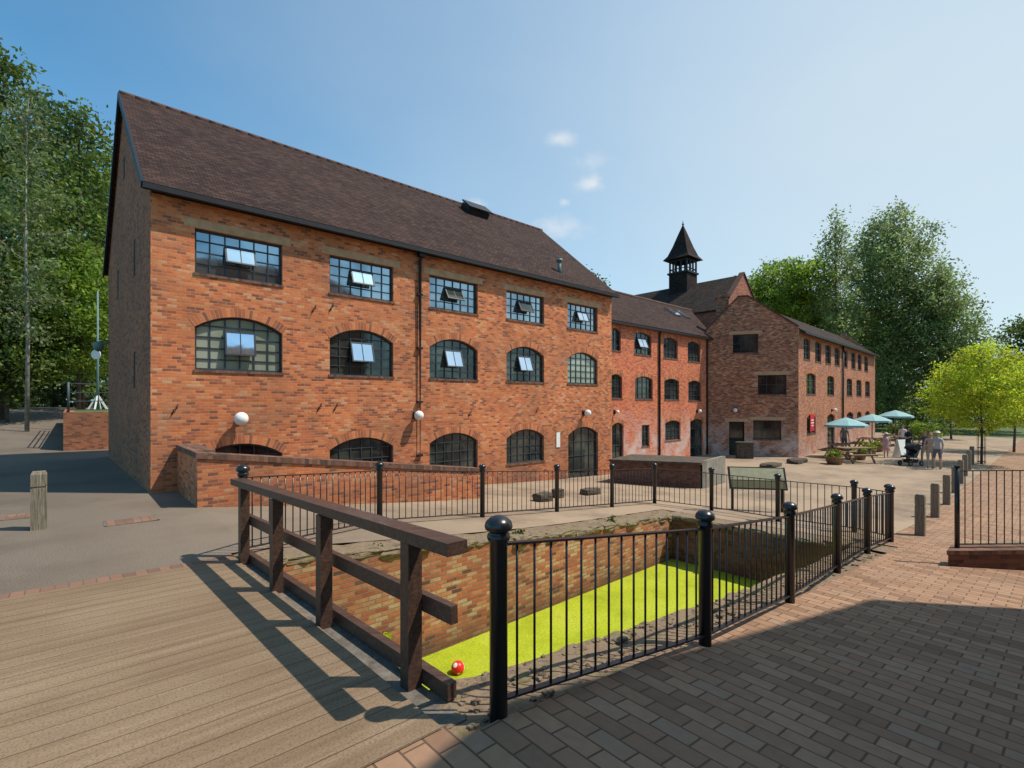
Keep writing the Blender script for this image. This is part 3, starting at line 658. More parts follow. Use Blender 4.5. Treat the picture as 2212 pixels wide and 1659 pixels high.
mb=MB(); mb.bar(pb+Z*1.28,pb+kd*2.6+Z*1.28,.04,.015); mb.bar(pb+Z*.06,pb+kd*2.6+Z*.06,.04,.015)
for i in range(1,20): q=pb+kd*i*.135; mb.tube([q+Z*.06,q+Z*1.28],.008,6)
mb.build('railing_panel',M['black'],kr)
# ---------------------------------------------------------------- wooden bridge parapet
wp=[hit(888,1478),hit(700,1350),hit(597,1276),hit(527,1216)]
wr=thing('bridge_parapet',tuple(wp[1]),'dark brown timber bridge fence with three long rails','fence')
dirw=(wp[0]-wp[3]).normalized()
out=Vector((dirw.y,-dirw.x,0)); out=out if out.dot(U)>0 else -out; out.normalize()
for p in wp:
    mb=MB(); mb.box(p+Z*.44,out*.05,Vector((dirw.x,dirw.y,0)).normalized()*.05,Z*.475); mb.build('post',M['brownwood'],wr)
A=wp[3]-dirw*.32
mb=MB(); mb.bar(A+Z*.95,wp[0]+dirw*.50+Z*.965,.14,.075); mb.build('handrail',M['brownwood'],wr)
mb=MB(); mb.bar(A+out*.08+Z*.50,wp[0]+dirw*.36+out*.08+Z*.52,.05,.11); mb.build('middle_rail',M['brownwood'],wr)
mb=MB(); mb.bar(A+out*.085+Z*.045,wp[0]+dirw*.33+out*.085+Z*.045,.065,.10); mb.build('kick_board',M['brownwood'],wr)
# ---------------------------------------------------------------- foliage tools
NL=[0]
def leafmesh(name,C,size,colv,mat,parent,flat=.0):
    n=len(C); NL[0]+=n; nor=rng.normal(size=(n,3)); nor[:,2]+=.5+flat; nor/=np.linalg.norm(nor,axis=1)[:,None]
    t=np.cross(nor,rng.normal(size=(n,3))); t/=np.linalg.norm(t,axis=1)[:,None]; b=np.cross(nor,t)
    s=(size*rng.uniform(.6,1.3,n))[:,None]
    V=np.stack([C-t*s*.6,C-b*s*.36,C+t*s*.6,C+b*s*.36],1).reshape(-1,3)
    org=np.array(worg(parent)) if parent else np.array([C[:,0].mean(),C[:,1].mean(),C[:,2].min()])
    V=V-org
    me=bpy.data.meshes.new(name); me.vertices.add(4*n); me.vertices.foreach_set('co',V.astype(np.float32).ravel())
    me.loops.add(4*n); me.loops.foreach_set('vertex_index',np.arange(4*n,dtype=np.int32)); me.polygons.add(n)
    me.polygons.foreach_set('loop_start',np.arange(0,4*n,4,dtype=np.int32)); me.polygons.foreach_set('loop_total',np.full(n,4,dtype=np.int32))
    me.update(calc_edges=True); me.materials.append(mat)
    ca=me.color_attributes.new('col','FLOAT_COLOR','POINT'); cv=np.repeat(colv,4,axis=0); ca.data.foreach_set('color',np.concatenate([cv,np.ones((4*n,1))],1).astype(np.float32).ravel())
    o=bpy.data.objects.new(name,me); COL.objects.link(o)
    if parent: o.parent=parent
    else: o.location=org
    return o
def clumps(lobes,cl_size,per,dens=1.,shell=.5,zs=.6):
    Cs=[];cols=[]
    for (x,y,z,rx,ry,rz) in lobes:
        k=max(4,int(dens*(rx*ry*rz)**(2/3)*4.2/(cl_size**2)))
        d=rng.normal(size=(k,3)); d/=np.linalg.norm(d,axis=1)[:,None]; r_=rng.uniform(shell,1.02,k)**.7
        cc_=np.array([x,y,z])+d*r_[:,None]*np.array([rx,ry,rz])
        for c in cc_:
            m=int(per*rng.uniform(.6,1.4)); p=rng.normal(size=(m,3))*cl_size*rng.uniform(.32,.6)*np.array([1,1,zs]); Cs.append(c+p)
            v=rng.uniform(.55,1.4); cols.append(np.tile([v*rng.uniform(.9,1.15),v,v*rng.uniform(.8,1.1)],(m,1))*rng.uniform(.85,1.15,(m,1)))
    return np.concatenate(Cs),np.concatenate(cols)
def tree(name,label,base,lobes,trunk_h,tr,mat,cl_size=1.,per=40,leaf=.2,dens=1.,bark='bark',group=None,shell=.5,lean=(0,0),zs=.6):
    base=Vector(base); o=thing(name,tuple(base),label,'tree',group)
    mb=MB(); tp=base+Vector((lean[0],lean[1],trunk_h))
    pts=[base-Z*.2]+[base.lerp(tp,t)+Vector((random.uniform(-.2,.2),random.uniform(-.2,.2),0))*tr*4 for t in (.3,.6,1)]
    mb.tube(pts,[tr*1.2,tr,tr*.7,tr*.15],9)
    L_=[]
    for l in lobes:
        c=base+Vector(l[:3]); L_.append((c.x,c.y,c.z,*l[3:]))
        st=base.lerp(tp,cl((c.z-base.z-l[5]*.9)/trunk_h,.2,.9)); m_=st.lerp(c,.5)+Z*.1*l[5]
        mb.tube([st,m_,c],[tr*.35,tr*.2,tr*.06],6)
        for k in range(4):
            e=c+Vector((random.uniform(-1,1)*l[3],random.uniform(-1,1)*l[4],random.uniform(-.4,1)*l[5]))*.75; mb.tube([m_,m_.lerp(e,.6)+Z*.1,e],[tr*.15,tr*.08,.012],5)
    mb.build('trunk',M[bark],o)
    C,c=clumps(L_,cl_size,per,dens,shell,zs); leafmesh('crown',C,leaf,c,M[mat],o)
    return o
def rl(n,rad,zc,zr,r0,r1):
    out=[]
    for i in range(n):
        an=2.4*i+random.uniform(-.4,.4); rr=rad*math.sqrt((i+.5)/n); z=zc+random.uniform(-1,1)*zr*(1-.6*rr/max(rad,.01)); s=random.uniform(r0,r1)
        out.append((math.cos(an)*rr,math.sin(an)*rr,z,s,s,s*random.uniform(.65,.9)))
    return out
def proflobes(n,h,R,low,shape,k=.45,topz=.97):
    out=[]
    for i in range(n):
        t=(i+.5)/n; zf=low+(topz-low)*t
        u_=(zf-low)/(topz-low)
        prof=(math.sin(math.pi*min(1,(u_/shape)*.5)) if u_<shape else math.cos(math.pi/2*((u_-shape)/(1-shape))**1.25))
        rr=R*max(.22,.35+.65*prof if u_<shape else prof); an=i*2.4+random.uniform(-.5,.5)
        s=max(rr*random.uniform(.42,.6),R*.2); q=(rr-s*.8)*random.uniform(.55,1.05)
        out.append((math.cos(an)*q,math.sin(an)*q,h*zf-(s*.3 if t>.9 else 0),s,s,s*random.uniform(.75,1.1)))
    return out
def ptree(px,Y,ytop,wpx,label,mat,name='woodland_tree',n=16,low=.12,shape=.4,tw=.009,**kw):
    b=gp(px,Y); h=(HY-ytop)/F*Y-b.z; R=wpx/2/F*Y
    tree(name,label,b,proflobes(n,h,R,low,shape),h*.86,tw*h,mat,**kw)
GW='trees of the wood left of the mill'
ptree(0,27,75,280,'tallest tree of the wood at the left edge of the photo','leaf',n=26,low=.05,shape=.5,cl_size=1.,per=46,leaf=.24,dens=1.15,group=GW)
ptree(58,23.5,170,150,'slender pale-barked birch with thin grey-green leaves in front of the wood','leaf_birch',name='birch_tree',n=20,low=.25,cl_size=.75,per=36,leaf=.15,dens=1.3,bark='bark_pale',tw=.0045,group=GW)
ptree(175,33,210,210,'broad dense tree rising just left of the mill gable','leaf',n=24,low=.08,shape=.6,cl_size=1.1,per=50,leaf=.26,dens=1.25,group=GW)
ptree(245,38,300,220,'tree partly hidden behind the top of the mill gable','leaf_mid',n=20,low=.1,shape=.5,cl_size=1.2,per=50,leaf=.29,dens=1.2,group=GW)
ptree(110,42,200,360,'dark tree at the back of the wood','leaf_dark',n=26,low=.05,cl_size=1.7,per=60,leaf=.4,dens=1.3,group=GW)
ptree(170,29,520,250,'low spreading bright green tree above the terrace railing','leaf_mid',n=20,low=.25,shape=.5,cl_size=.85,per=56,leaf=.19,dens=1.25,group=GW)
ptree(15,26,570,280,'low leafy tree overhanging the lane at the left edge','leaf',n=20,low=.18,shape=.45,cl_size=.9,per=56,leaf=.21,dens=1.25,group=GW)
C,c=clumps([(-52,44,3,11,5,6),(-40,46,4,9,5,6),(-31,47,4,9,4,6),(-22,50,3,8,4,5),(-44,42,1,12,3,3),(-36,37,.4,7,1.5,1.6),(-27,37,.2,7,1.5,1.5)],1.6,46,1.2,.0)
tag(leafmesh('undergrowth',C,.42,c*.6,M['leaf_dark'],None),'dark mass of undergrowth behind the wood trees on the left','undergrowth',kind='stuff')
# right hand trees
GP='tall poplars behind the workshop'
ptree(1806,56,448,112,'slim left-hand poplar of the tall pair behind the workshop','leaf_grey',name='poplar_tree',n=26,low=.08,shape=.6,cl_size=.95,per=40,leaf=.25,dens=1.5,group=GP,zs=1.2)
ptree(1925,58,430,190,'tallest poplar, with a broad rounded top, behind the workshop','leaf_grey',name='poplar_tree',n=38,low=.06,shape=.68,cl_size=1.,per=42,leaf=.26,dens=1.5,group=GP,zs=1.2)
ptree(2032,55,560,180,'broad grey-green tree right of the tallest poplar','leaf_grey',name='poplar_tree',n=28,low=.05,shape=.55,cl_size=1.,per=42,leaf=.26,dens=1.5,group=GP,zs=1.)
ptree(1870,66,660,230,'dark tree filling the gap behind the poplars','leaf',name='ash_tree',n=18,low=.05,cl_size=1.5,per=44,leaf=.4,dens=1.3)
b=gp(1668,60); tree('ash_tree','rounded mid-green tree between the cupola and the poplars',b,rl(20,4.6,15.9,4.2,1.9,2.8),17,.25,'leaf_mid',cl_size=1.1,per=52,leaf=.3,dens=1.3)
b=gp(1745,64); tree('ash_tree','green tree just left of the slim poplar',b,rl(14,3.2,13.2,4.2,1.8,2.6),15,.25,'leaf_mid',cl_size=1.1,per=48,leaf=.32,dens=1.2)
b=gp(1252,60); tree('ash_tree','treetop peeping over the right end of the mill roof',b,rl(8,1.8,16.8,2.,1.2,1.8),17,.2,'leaf',cl_size=1.,per=44,leaf=.3)
b=gp(2235,50); tree('ash_tree','dark tree cut by the right edge of the photo',b,rl(14,2.,8.2,5,1.2,1.9),13,.2,'leaf',cl_size=1.,per=48,leaf=.26,dens=1.2)
b=hit(2120,1002); tree('maple_tree','young lime-green tree in a guard beside the path',b,proflobes(26,6.3,2.5,.3,.42),5.2,.05,'leaf_lime',cl_size=.42,per=36,leaf=.11,dens=.75)
b=gp(2190,31); tree('maple_tree','second lime-green tree behind the guarded one on the right',b,proflobes(20,6.3,2.3,.3,.42),5,.06,'leaf_lime',cl_size=.48,per=36,leaf=.13,dens=.8)
b=gp(2055,42); tree('maple_tree','small yellow-green tree farther down the path',b,proflobes(16,6.4,2.4,.32,.42),5,.07,'leaf_lime',cl_size=.6,per=36,leaf=.17,dens=.8)
b=gp(2140,56); tree('ash_tree','mid green tree in the distance above the lime-green trees',b,rl(14,4,6.,2.6,1.5,2.4),8,.2,'leaf_mid',cl_size=1.,per=46,leaf=.28,dens=1.1)
C,c=clumps([(40,72,-.5,10,4,3.8),(52,68,-.4,8,4,3.6),(62,66,.2,9,4,4),(75,68,.5,12,4,5),(48,60,-2,8,1.5,1.6),(90,75,1,14,5,6)],1.3,44,1.2,.0)
tag(leafmesh('hedge',C,.36,c*.85,M['leaf'],None),'distant line of bushes closing the end of the path','hedge',kind='stuff')
C,c=clumps([(-90,120,2,60,8,9),(-20,130,2,60,8,8),(60,130,2,60,8,9),(130,110,3,50,8,10)],5,30,.9,.0)
tag(leafmesh('distant_wood',C,1.3,c*.7,M['leaf_dark'],None),'far wooded valley side on the horizon','wood',kind='stuff')
def bush(name,label,base,rx,rz,mat,leaf=.1,per=40,cs=.3,group=None):
    C,c=clumps([(base.x,base.y,base.z+rz*.8,rx,rx,rz)],cs,per,1.1,.0); o=leafmesh(name,C,leaf,c,M[mat],None); return tag(o,label,'bush',group)
bush('bush','rounded bright green bush beside the last parasol',gp(1992,38),1.1,.9,'leaf_mid',.14,44,.35)
bush('bush','green bush at the foot of the distant trees left of the path',gp(2020,46),1.3,.9,'leaf',.16,44,.4)
bush('bush','low dark bush between the workshop end and the parasols',gp(1955,43),1.6,.9,'leaf',.16,44,.4)
p=xyz(1.44,4.18,-3.40); C,c=clumps([(p.x,p.y,p.z,.10,.10,.17)],.06,30,1.2,.0); tag(leafmesh('wall_plant',C,.06,c,M['leaf_lime'],None),'small yellow-green plant growing from the canal brick wall','plant')
for q,l,s in ((xyz(.25,4.15,-2.45),'tuft of weeds hanging on the canal wall under the far end of the timber fence',.2),(xyz(1.5,4.5,-2.12),'mossy tuft on the near part of the canal wall coping',.12),(xyz(4.2,4.5,-2.38),'mossy tuft midway along the canal wall coping',.14),(xyz(7.,4.45,-2.6),'mossy tuft on the canal wall coping near the far end wall',.14)):
    C,c=clumps([(q.x,q.y,q.z,s,s*.8,s*.6)],.08,24,1.,.0); tag(leafmesh('weed_tuft',C,.045,c*.8,M['leaf'],None),l,'plant')
# ---------------------------------------------------------------- street furniture
def bollard(p,h,w,label,mat='oldwood',group=None):
    o=thing('bollard',tuple(p),label,'bollard',group); mb=MB()
    a=U*w/2;b=N*w/2
    for z0,z1,k in ((-.1,h*.72,1),(h*.72,h*.75,.88),(h*.75,h-.04,1)): mb.box(p+Z*(z0+z1)/2,a*k,b*k,Z*(z1-z0)/2)
    q=p+Z*(h-.04); mb.hexa([q-a-b,q+a-b,q+a+b,q-a+b]+[q-a*.8-b*.8+Z*.04,q+a*.8-b*.8+Z*.04,q+a*.8+b*.8+Z*.04,q-a*.8+b*.8+Z*.04])
    mb.build('post',M[mat],o)
lb=['nearest','second','third','fourth','fifth','sixth','seventh','eighth']
bollard(hit(84,1143),.87,.18,'square weathered timber bollard standing alone on the left tarmac')
bp=[hit(1988,1157),hit(2020,1118),hit(2045,1090),hit(2063,1065)]
for k in range(4): bp.append(bp[3]+Vector((2.,2.0,0))*(k+1))
for k,p in enumerate(bp):
    p=Vector((p.x,p.y,gz(p.x,p.y))); bollard(p,.9,.17,lb[k]+' timber bollard in the row edging the brick path','oldwood','timber bollards edging the brick path')
def cover(px,py,label):
    p=hit(px,py); mb=MB(); mb.box(p+Z*.006,U*.32,N*.2,Z*.006); o=thing('manhole_cover',tuple(p),label,'manhole cover'); mb.build('plate',M['edge_brick'],o)
    mb=MB()
    for s in (-1,1): mb.box(p+Z*.005+U*s*.335,U*.015,N*.23,Z*.005); mb.box(p+Z*.005+N*s*.215,U*.35,N*.015,Z*.005)
    mb.build('frame',M['beam'],o)
cover(284,1126,'reddish brick-filled manhole cover on the tarmac right of the timber bollard'); cover(8,1120,'reddish manhole cover at the left edge of the tarmac')
p0=hit(1582,1100); p1=hit(1674,1102); p1=Vector((p1.x,p0.y-.25,p0.z)); dd=(p1-p0).normalized(); bk=Vector((-dd.y,dd.x,0))
ib=thing('information_board',tuple(p0),'slanted cream information board on two dark posts behind the railing','sign')
for p in (p0,p1):
    mb=MB(); mb.box(p+Z*.42,dd*.03,bk*.03,Z*.45); mb.build('post',M['gutter'],ib)
c=(p0+p1)/2+Z*.86; sl=(bk*.42+Z*.9).normalized(); no=dd.cross(sl).normalized(); no=no if no.z>0 else -no; hw_=(p1-p0).length/2+.1
mb=MB(); mb.box(c,dd*hw_,sl*.31,no*.02); mb.build('panel_frame',M['gutter'],ib)
mb=MB(); mb.box(c+no*.022+sl*.11,dd*(hw_-.05),sl*.17,no*.004); mb.build('panel',plain('board_cream',(.44,.41,.26)),ib)
mb=MB(); mb.box(c+no*.022-sl*.18,dd*(hw_-.05),sl*.10,no*.004); mb.build('lower_panel',plain('board_olive',(.14,.13,.06)),ib)
def quadp(pts,z0,z1): return [(p[0],p[1],z0) for p in pts]+[(p[0],p[1],z1) for p in pts]
q=[(3.66,18.5),(6.63,17.5),(8.0,19.0),(4.9,20.2)]
r=thing('loading_platform',(6,18.5,-3.2),'low dark brick platform with a grey stone slab top near the mill door','platform')
mb=MB(); mb.hexa(quadp(q,-3.5,-2.22)); mb.build('base',M['brick_dark'],r)
q2=[(3.6,18.45),(6.64,17.42),(8.08,19.0),(4.9,20.28)]; mb=MB(); mb.hexa(quadp(q2,-2.218,-2.14)); mb.build('slab_top',M['stone_dark'],r)
mb=MB(); mb.hexa(quadp([(6.72,17.5),(6.9,17.6),(8.2,19.05),(8.05,19.1)],-3.3,-2.08)); mb.build('end_slab',M['concrete'],r)
for i,(px,py,sx,sy,sz,lab) in enumerate(((1172,1082,.24,.18,.12,'rough dark stone block nearest the low brick wall end'),(1205,1075,.15,.13,.14,'middle rough stone block lying in front of the mill'),(1275,1068,.32,.18,.10,'long flat stone block before the mill entrance'),
    (1665,1008,.6,.3,.09,'flat stone slab lying in the courtyard before the workshop gable'),(1722,1000,.7,.3,.13,'longer stone trough at the workshop corner'))):
    p=hit(px,py); mb=MB(); mb.rock(p+Z*sz*.8,sx,sy,sz,U,90+i,.14); tag(mb.build('stone_block',M['stone_dark']),lab,'stone','stone blocks in the courtyard')
p=hit(1608,990); mb=MB(); mb.box(p+Z*.42,aP.d*.42,aP.n*.3,Z*.42); mb.box(p+Z*.87,aP.d*.46,aP.n*.34,Z*.035)
o=thing('planter_box',tuple(p),'grey timber box standing beside the dark workshop doorway','box'); mb.build('body',M['stone_dark'],o)
m,nt,b=NM('toy_ball',.35); co=nd(nt,'TexCoord').outputs['Object']; v=nd(nt,'TexVoronoi',{'Vector':co,'Scale':9.}); nt.links.new(ramp(nt,v.outputs['Distance'],[(.0,(.85,.82,.8)),(.32,(.85,.82,.8)),(.36,(.75,.02,.02)),(1,(.75,.02,.02))]),b.inputs['Base Color']); M['ball']=m
Yb=3.77*F/(1441-HY); mb=MB(); mb.ball(((989-CX)/F*Yb,Yb,-3.78),.095,20); tag(mb.build('ball',M['ball']),'red and white ball floating on the green duckweed','ball')
r=thing('terrace_wall',(*AB(0,24.),-1.8),'low brick retaining wall of the raised lawn left of the mill','wall')
mb=MB(); z1=-.42
mb.hexa([xyz(-2,24,-2.5),xyz(14,24,-2.5),xyz(14,24.35,-2.5),xyz(-2,24.35,-2.5),xyz(-2,24,z1),xyz(14,24,z1),xyz(14,24.35,z1),xyz(-2,24.35,z1)])
mb.hexa([xyz(-2,24.35,-2.5),xyz(-1.65,24.35,-2.5),xyz(-1.65,34,-2.5),xyz(-2,34,-2.5),xyz(-2,24.35,z1),xyz(-1.65,24.35,z1),xyz(-1.65,34,z1),xyz(-2,34,z1)]); mb.build('wall',M['brick_side'],r)
mb=MB(); mb.poly([xyz(-1.65,24.35,z1-.04),xyz(14,24.35,z1-.04),xyz(14,34,z1-.04),xyz(-1.65,34,z1-.04)]); tag(mb.build('lawn',M['grass'],fix=False),kind='structure')
r=thing('terrace_railing',(*AB(-1.9,24.2),z1),'grey metal railing on top of the terrace wall','railing')
tp=[xyz(-1.85,30,z1),xyz(-1.85,27,z1),xyz(-1.85,24.2,z1),xyz(-.2,24.2,z1),xyz(1.5,24.2,z1)]
for p in tp: mb=MB(); mb.tube([p,p+Z*1.2],.04,8); mb.build('post',M['rail_grey'],r)
for a,b in zip(tp,tp[1:]):
    mb=MB()
    for z in (1.15,.8,.45,.1): mb.bar(a+Z*z,b+Z*z,.035,.035)
    mb.build('rails',M['rail_grey'],r)
p=gp(211,24.5); p.z=z1; r=thing('sign_pole',tuple(p),'tall slim grey-green pole with a round white disc and splayed white foot','pole')
mb=MB(); mb.tube([p,p+Z*2.2,p+Z*5.9],[.07,.05,.035],8); mb.build('pole',M['grey_metal'],r)
mb=MB()
for k in range(4):
    an=k*math.pi/2+.4; mb.bar(p+Vector((math.cos(an)*.38,math.sin(an)*.38,.03)),p+Z*.75,.05,.08)
mb.build('foot',M['white'],r)
mb=MB(); c=p+Z*2.75-Vector((0,.08,0)); mb.tube([c,c-Vector((0,.04,0))],.23,18); mb.build('disc',M['white'],r)
p=gP.pt(D*.95,1.9,.3); r=thing('wall_lantern',tuple(p),'dark bulkhead lantern on the shaded mill gable','lamp'); mb=MB(); mb.ball(p,.15,12,sq=1.2); mb.tube([p,gP.pt(D*.95,2.1,0)],.03,6); mb.build('body',M['grey_metal'],r)
# ---------------------------------------------------------------- cafe
cloth=plain('parasol_cloth',(.25,.42,.43))
def parasol(px,Y,R,h,label):
    p=gp(px,Y); o=thing('parasol',tuple(p),label,'parasol','pale blue parasols over the cafe tables')
    mb=MB(); mb.tube([p,p+Z*h],.03,8); mb.build('pole',M['oldwood'],o)
    mb=MB(); n=8; top=p+Z*(h+.05)
    rim=[p+Vector((math.cos(2*math.pi*k/n+.3)*R,math.sin(2*math.pi*k/n+.3)*R,h-.38)) for k in range(n)]
    for k in range(n):
        a,b=rim[k],rim[(k+1)%n]; mid1=top.lerp(a,.5)+Z*.03; mid2=top.lerp(b,.5)+Z*.03
        mb.poly([a,b,mid2,mid1]); mb.poly([mid1,mid2,top]); mb.poly([a-Z*.12,b-Z*.12,b,a])
    mb.build('canopy',cloth,o,fix=False)
    mb=MB(); mb.lathe(p,[(.26,0),(.26,.06),(.06,.1)],12); mb.build('base',M['concrete'],o)
parasol(1828,28.2,1.08,2.22,'nearest pale blue parasol in front of the workshop'); parasol(1884,33,1.08,2.3,'middle pale blue parasol in front of the workshop'); parasol(1934,36,1.1,2.5,'farthest pale blue parasol in front of the workshop')
def ptable(px,Y,rot,label):
    p=gp(px,Y); o=thing('picnic_table',tuple(p),label,'table','wooden picnic tables of the cafe'); ax=Vector((math.cos(rot),math.sin(rot),0)); ay=Z.cross(ax)
    mb=MB()
    for k in range(5): mb.box(p+ay*(-.32+.16*k)+Z*.75,ax*.85,ay*.07,Z*.02)
    mb.build('table_top',M['table_wood'],o)
    for s in (-1,1):
        mb=MB()
        for k in (0,1): mb.box(p+ay*s*(.68+.14*k)+Z*.45,ax*.85,ay*.06,Z*.02)
        mb.build('bench',M['table_wood'],o)
        mb=MB(); e=p+ax*s*.6
        mb.bar(e-ay*.65,e-ay*.25+Z*.74,.05,.09); mb.bar(e+ay*.65,e+ay*.25+Z*.74,.05,.09); mb.bar(e-ay*.8+Z*.41,e+ay*.8+Z*.41,.05,.09); mb.build('leg_frame',M['table_wood'],o)
ptable(1815,28.0,.75,'wooden picnic table under the nearest parasol'); ptable(1872,32.5,.75,'wooden picnic table under the middle parasol'); ptable(1925,35.5,.75,'wooden picnic table under the farthest parasol'); ptable(1845,25.9,.1,'wooden picnic table in the open in front of the parasols')
flo=leafmat('petals',(.7,.25,.1),.2)
def tub(px,py,R,label,fcol=None):
    p=hit(px,py); o=thing('flower_tub',tuple(p),label,'planter','flower tubs around the cafe'); mb=MB(); mb.lathe(p,[(R*.75,0),(R,.32),(R*1.06,.33),(R*1.06,.38),(R*.9,.38),(R*.85,.33)],14); mb.build('tub',M['table_wood'],o)
    C,c=clumps([(p.x,p.y,p.z+.5,R*1.05,R*1.05,.22)],.12,26,1.,.0); leafmesh('foliage',C,.075,c,M['leaf_mid'],o)
    C,c=clumps([(p.x,p.y,p.z+.58,R*.9,R*.9,.2)],.2,4,1.,.6); leafmesh('flowers',C,.07,np.abs(c*np.array(fcol or (1.2,.4,.4))),flo,o)
tub(1803,1003,.42,'large leafy flower tub nearest the stroller path, left front'); tub(1858,993,.3,'round flower tub in the middle of the row',(1.,1.4,.4)); tub(1880,985,.3,'flower tub with yellow blooms behind the middle one',(1.,2.2,.3)); tub(1898,976,.28,'small flower tub farthest from the camera')
tub(1868,978,.26,'small leafy tub beside the picnic table')
p=hit(1946,988); o=thing('pavement_sign',tuple(p),'white A-board sign with green lower panel beside the stroller','sign')
ax=Vector((.93,.35,0)).normalized(); ay=Z.cross(ax)
for s in (-1,1):
    mb=MB(); top_=Z*1.0-ay*s*.22
    mb.box(p+ay*s*.14+Z*.5,ax*.33,(ay*.012),(top_/2)); bo=mb.build('board',M['white'],o)
    g=MB(); g.box(p+ay*s*.156+Z*.38+ay*s*.014,ax*.29,ay*.004,(top_/2)*.42); g.build('printed_panel',plain('sign_green',(.10,.38,.10)),bo)
# ---------------------------------------------------------------- people
skin=plain('skin',(.48,.30,.22))
def person(p,h,ang,label,shirt,legs,hairc,pose='stand',shorts=False,dress=False,hat=None,long_hair=False):
    k=h/1.70; rt=Matrix.Rotation(ang,3,'Z'); sh=plain('shirt_cloth',shirt); lg=plain('leg_cloth',legs); hr=plain('hair',hairc); shoe=plain('shoe',(.05,.05,.06))
    J_={'pel':(0,0,.94,.125,.095),'sp':(0,0,1.12,.115,.085),'ch':(0,.0,1.33,.14,.095),'nk':(0,0,1.47,.05,.05),'h0':(0,.015,1.53,.06,.065),'h1':(0,.02,1.60,.078,.088),'h2':(0,.01,1.67,.055,.065)}
    E=[('pel','sp'),('sp','ch'),('ch','nk'),('nk','h0'),('h0','h1'),('h1','h2')]
    reach={'stand':((.22,.0,1.12),(.23,.07,.88)),'push':((.22,.12,1.14),(.18,.38,1.02)),'phone':((.22,.05,1.12),(.14,.27,1.22))}[pose]
    for s,t in ((-1,'l'),(1,'r')):
        el,wr_=reach
        if pose=='phone' and s<0: el,wr_=((.22,.0,1.12),(.23,.07,.88))
        J_['s'+t]=(s*.165,0,1.395,.055,.055); J_['e'+t]=(s*el[0],el[1],el[2],.042,.042); J_['w'+t]=(s*wr_[0],wr_[1],wr_[2],.027,.03)
        dv=(Vector(wr_)-Vector(el)).normalized(); hd=Vector(wr_)+dv*.08; J_['m'+t]=(s*hd.x,hd.y,hd.z,.034,.02)
        st=.06*s if pose in('push','stand') else .02*s
        J_['p'+t]=(s*.085,0,.90,.085,.085); J_['k'+t]=(s*.095,.02+st,.49,.055,.055); J_['a'+t]=(s*.10,-.02+st*1.4,.085,.036,.04); J_['t'+t]=(s*.11,.12+st*1.4,.035,.035,.028)
        E+=[('ch','s'+t),('s'+t,'e'+t),('e'+t,'w'+t),('w'+t,'m'+t),('pel','p'+t),('p'+t,'k'+t),('k'+t,'a'+t),('a'+t,'t'+t)]
    names=list(J_); me=bpy.data.meshes.new('person_body'); me.from_pydata([J_[n][:3] for n in names],[(names.index(a),names.index(b)) for a,b in E],[])
    ob=bpy.data.objects.new('person_body',me); COL.objects.link(ob); md=ob.modifiers.new('skin','SKIN'); md.use_smooth_shade=True
    for i,n in enumerate(names):
        sv=me.skin_vertices[0].data[i]; sv.radius=(J_[n][3],J_[n][4]); sv.use_root=(n=='pel')
    sb=ob.modifiers.new('sub','SUBSURF'); sb.levels=2
    bpy.context.view_layer.update(); dg=bpy.context.evaluated_depsgraph_get(); nm=bpy.data.meshes.new_from_object(ob.evaluated_get(dg)); bpy.data.objects.remove(ob)
    V=[v.co.copy() for v in nm.vertices]; Fc=[tuple(f.vertices) for f in nm.polygons]; mi=[]
    for f in nm.polygons:
        c=f.center; q=0
        if c.z>1.475: q=0
        elif abs(c.x)>.195 and c.z<1.24: q=0
        elif pose in('push','phone') and c.y>.11 and c.z>.95 and abs(c.x)>.1: q=0
        elif c.z>.93: q=1
        elif c.z<.09: q=3
        elif shorts and c.z<.52: q=0
        else: q=2
        mi.append(q)
    mb=MB(); mb.v=V; mb.f=Fc; mb.m=mi; mb.sm=[True]*len(Fc)
    for t,s in (('l',-1),('r',1)):
        w_=Vector(J_['w'+t][:3]); m_=Vector(J_['m'+t][:3]); dv=(m_-w_).normalized(); sd_=dv.cross(Vector((0,1,0)) if abs(dv.y)<.8 else Vector((0,0,1))).normalized(); cu_=dv.cross(sd_).normalized()
        for i,(o_,ln) in enumerate(((-.024,.062),(-.008,.074),(.009,.07),(.025,.055))):
            a=m_+sd_*o_; mb.tube([a-dv*.01,a+dv*ln*.6,a+dv*ln+cu_*.018],[.0095,.0085,.006],6,0)
        a=w_+dv*.03+sd_*.026; mb.tube([a,a+sd_*.03+dv*.03,a+sd_*.034+dv*.06],[.011,.010,.007],6,0)
    mb.tube([(0,.095,1.612),(0,.118,1.588)],[.008,.014],6,0); mb.tube([(0,.092,1.558),(0,.098,1.558)],[.02,.018],8,4)
    for s in (-1,1): mb.ball((s*.03,.093,1.615),.010,6,4); mb.ball((s*.078,.01,1.60),.02,6,0)
    def tx(vs): return [Vector(p)+rt@(v*k) for v in vs]
    o=thing('person',tuple(p),label,'person'); mb.v=tx(mb.v); mb.build('body',[skin,sh,lg,shoe,plain('eye_dark',(.04,.02,.02))],o,fix=False)
    hm=MB(); hm.ball((0,-.012,1.635),.094,12,0,1.05)
    if long_hair: hm.ball((0,-.06,1.53),.075,10,0,1.6)
    hm.v=tx([Vector((v.x,v.y if v.y<.045 else .045,v.z)) for v in hm.v]); hm.build('hair',hr,o)
    if hat: hm=MB(); hm.lathe((0,.01,1.66),[(.15,0),(.105,.012),(.10,.06),(.06,.09),(.01,.095)],14); hm.v=tx(hm.v); hm.build('hat',plain('hat_cloth',hat),o)
    if dress: hm=MB(); hm.lathe((0,0,.5),[(.25,0),(.2,.22),(.145,.46),(.155,.62),(.165,.82),(.10,.93)],14); hm.v=tx(hm.v); hm.build('dress',sh,o)
    return o
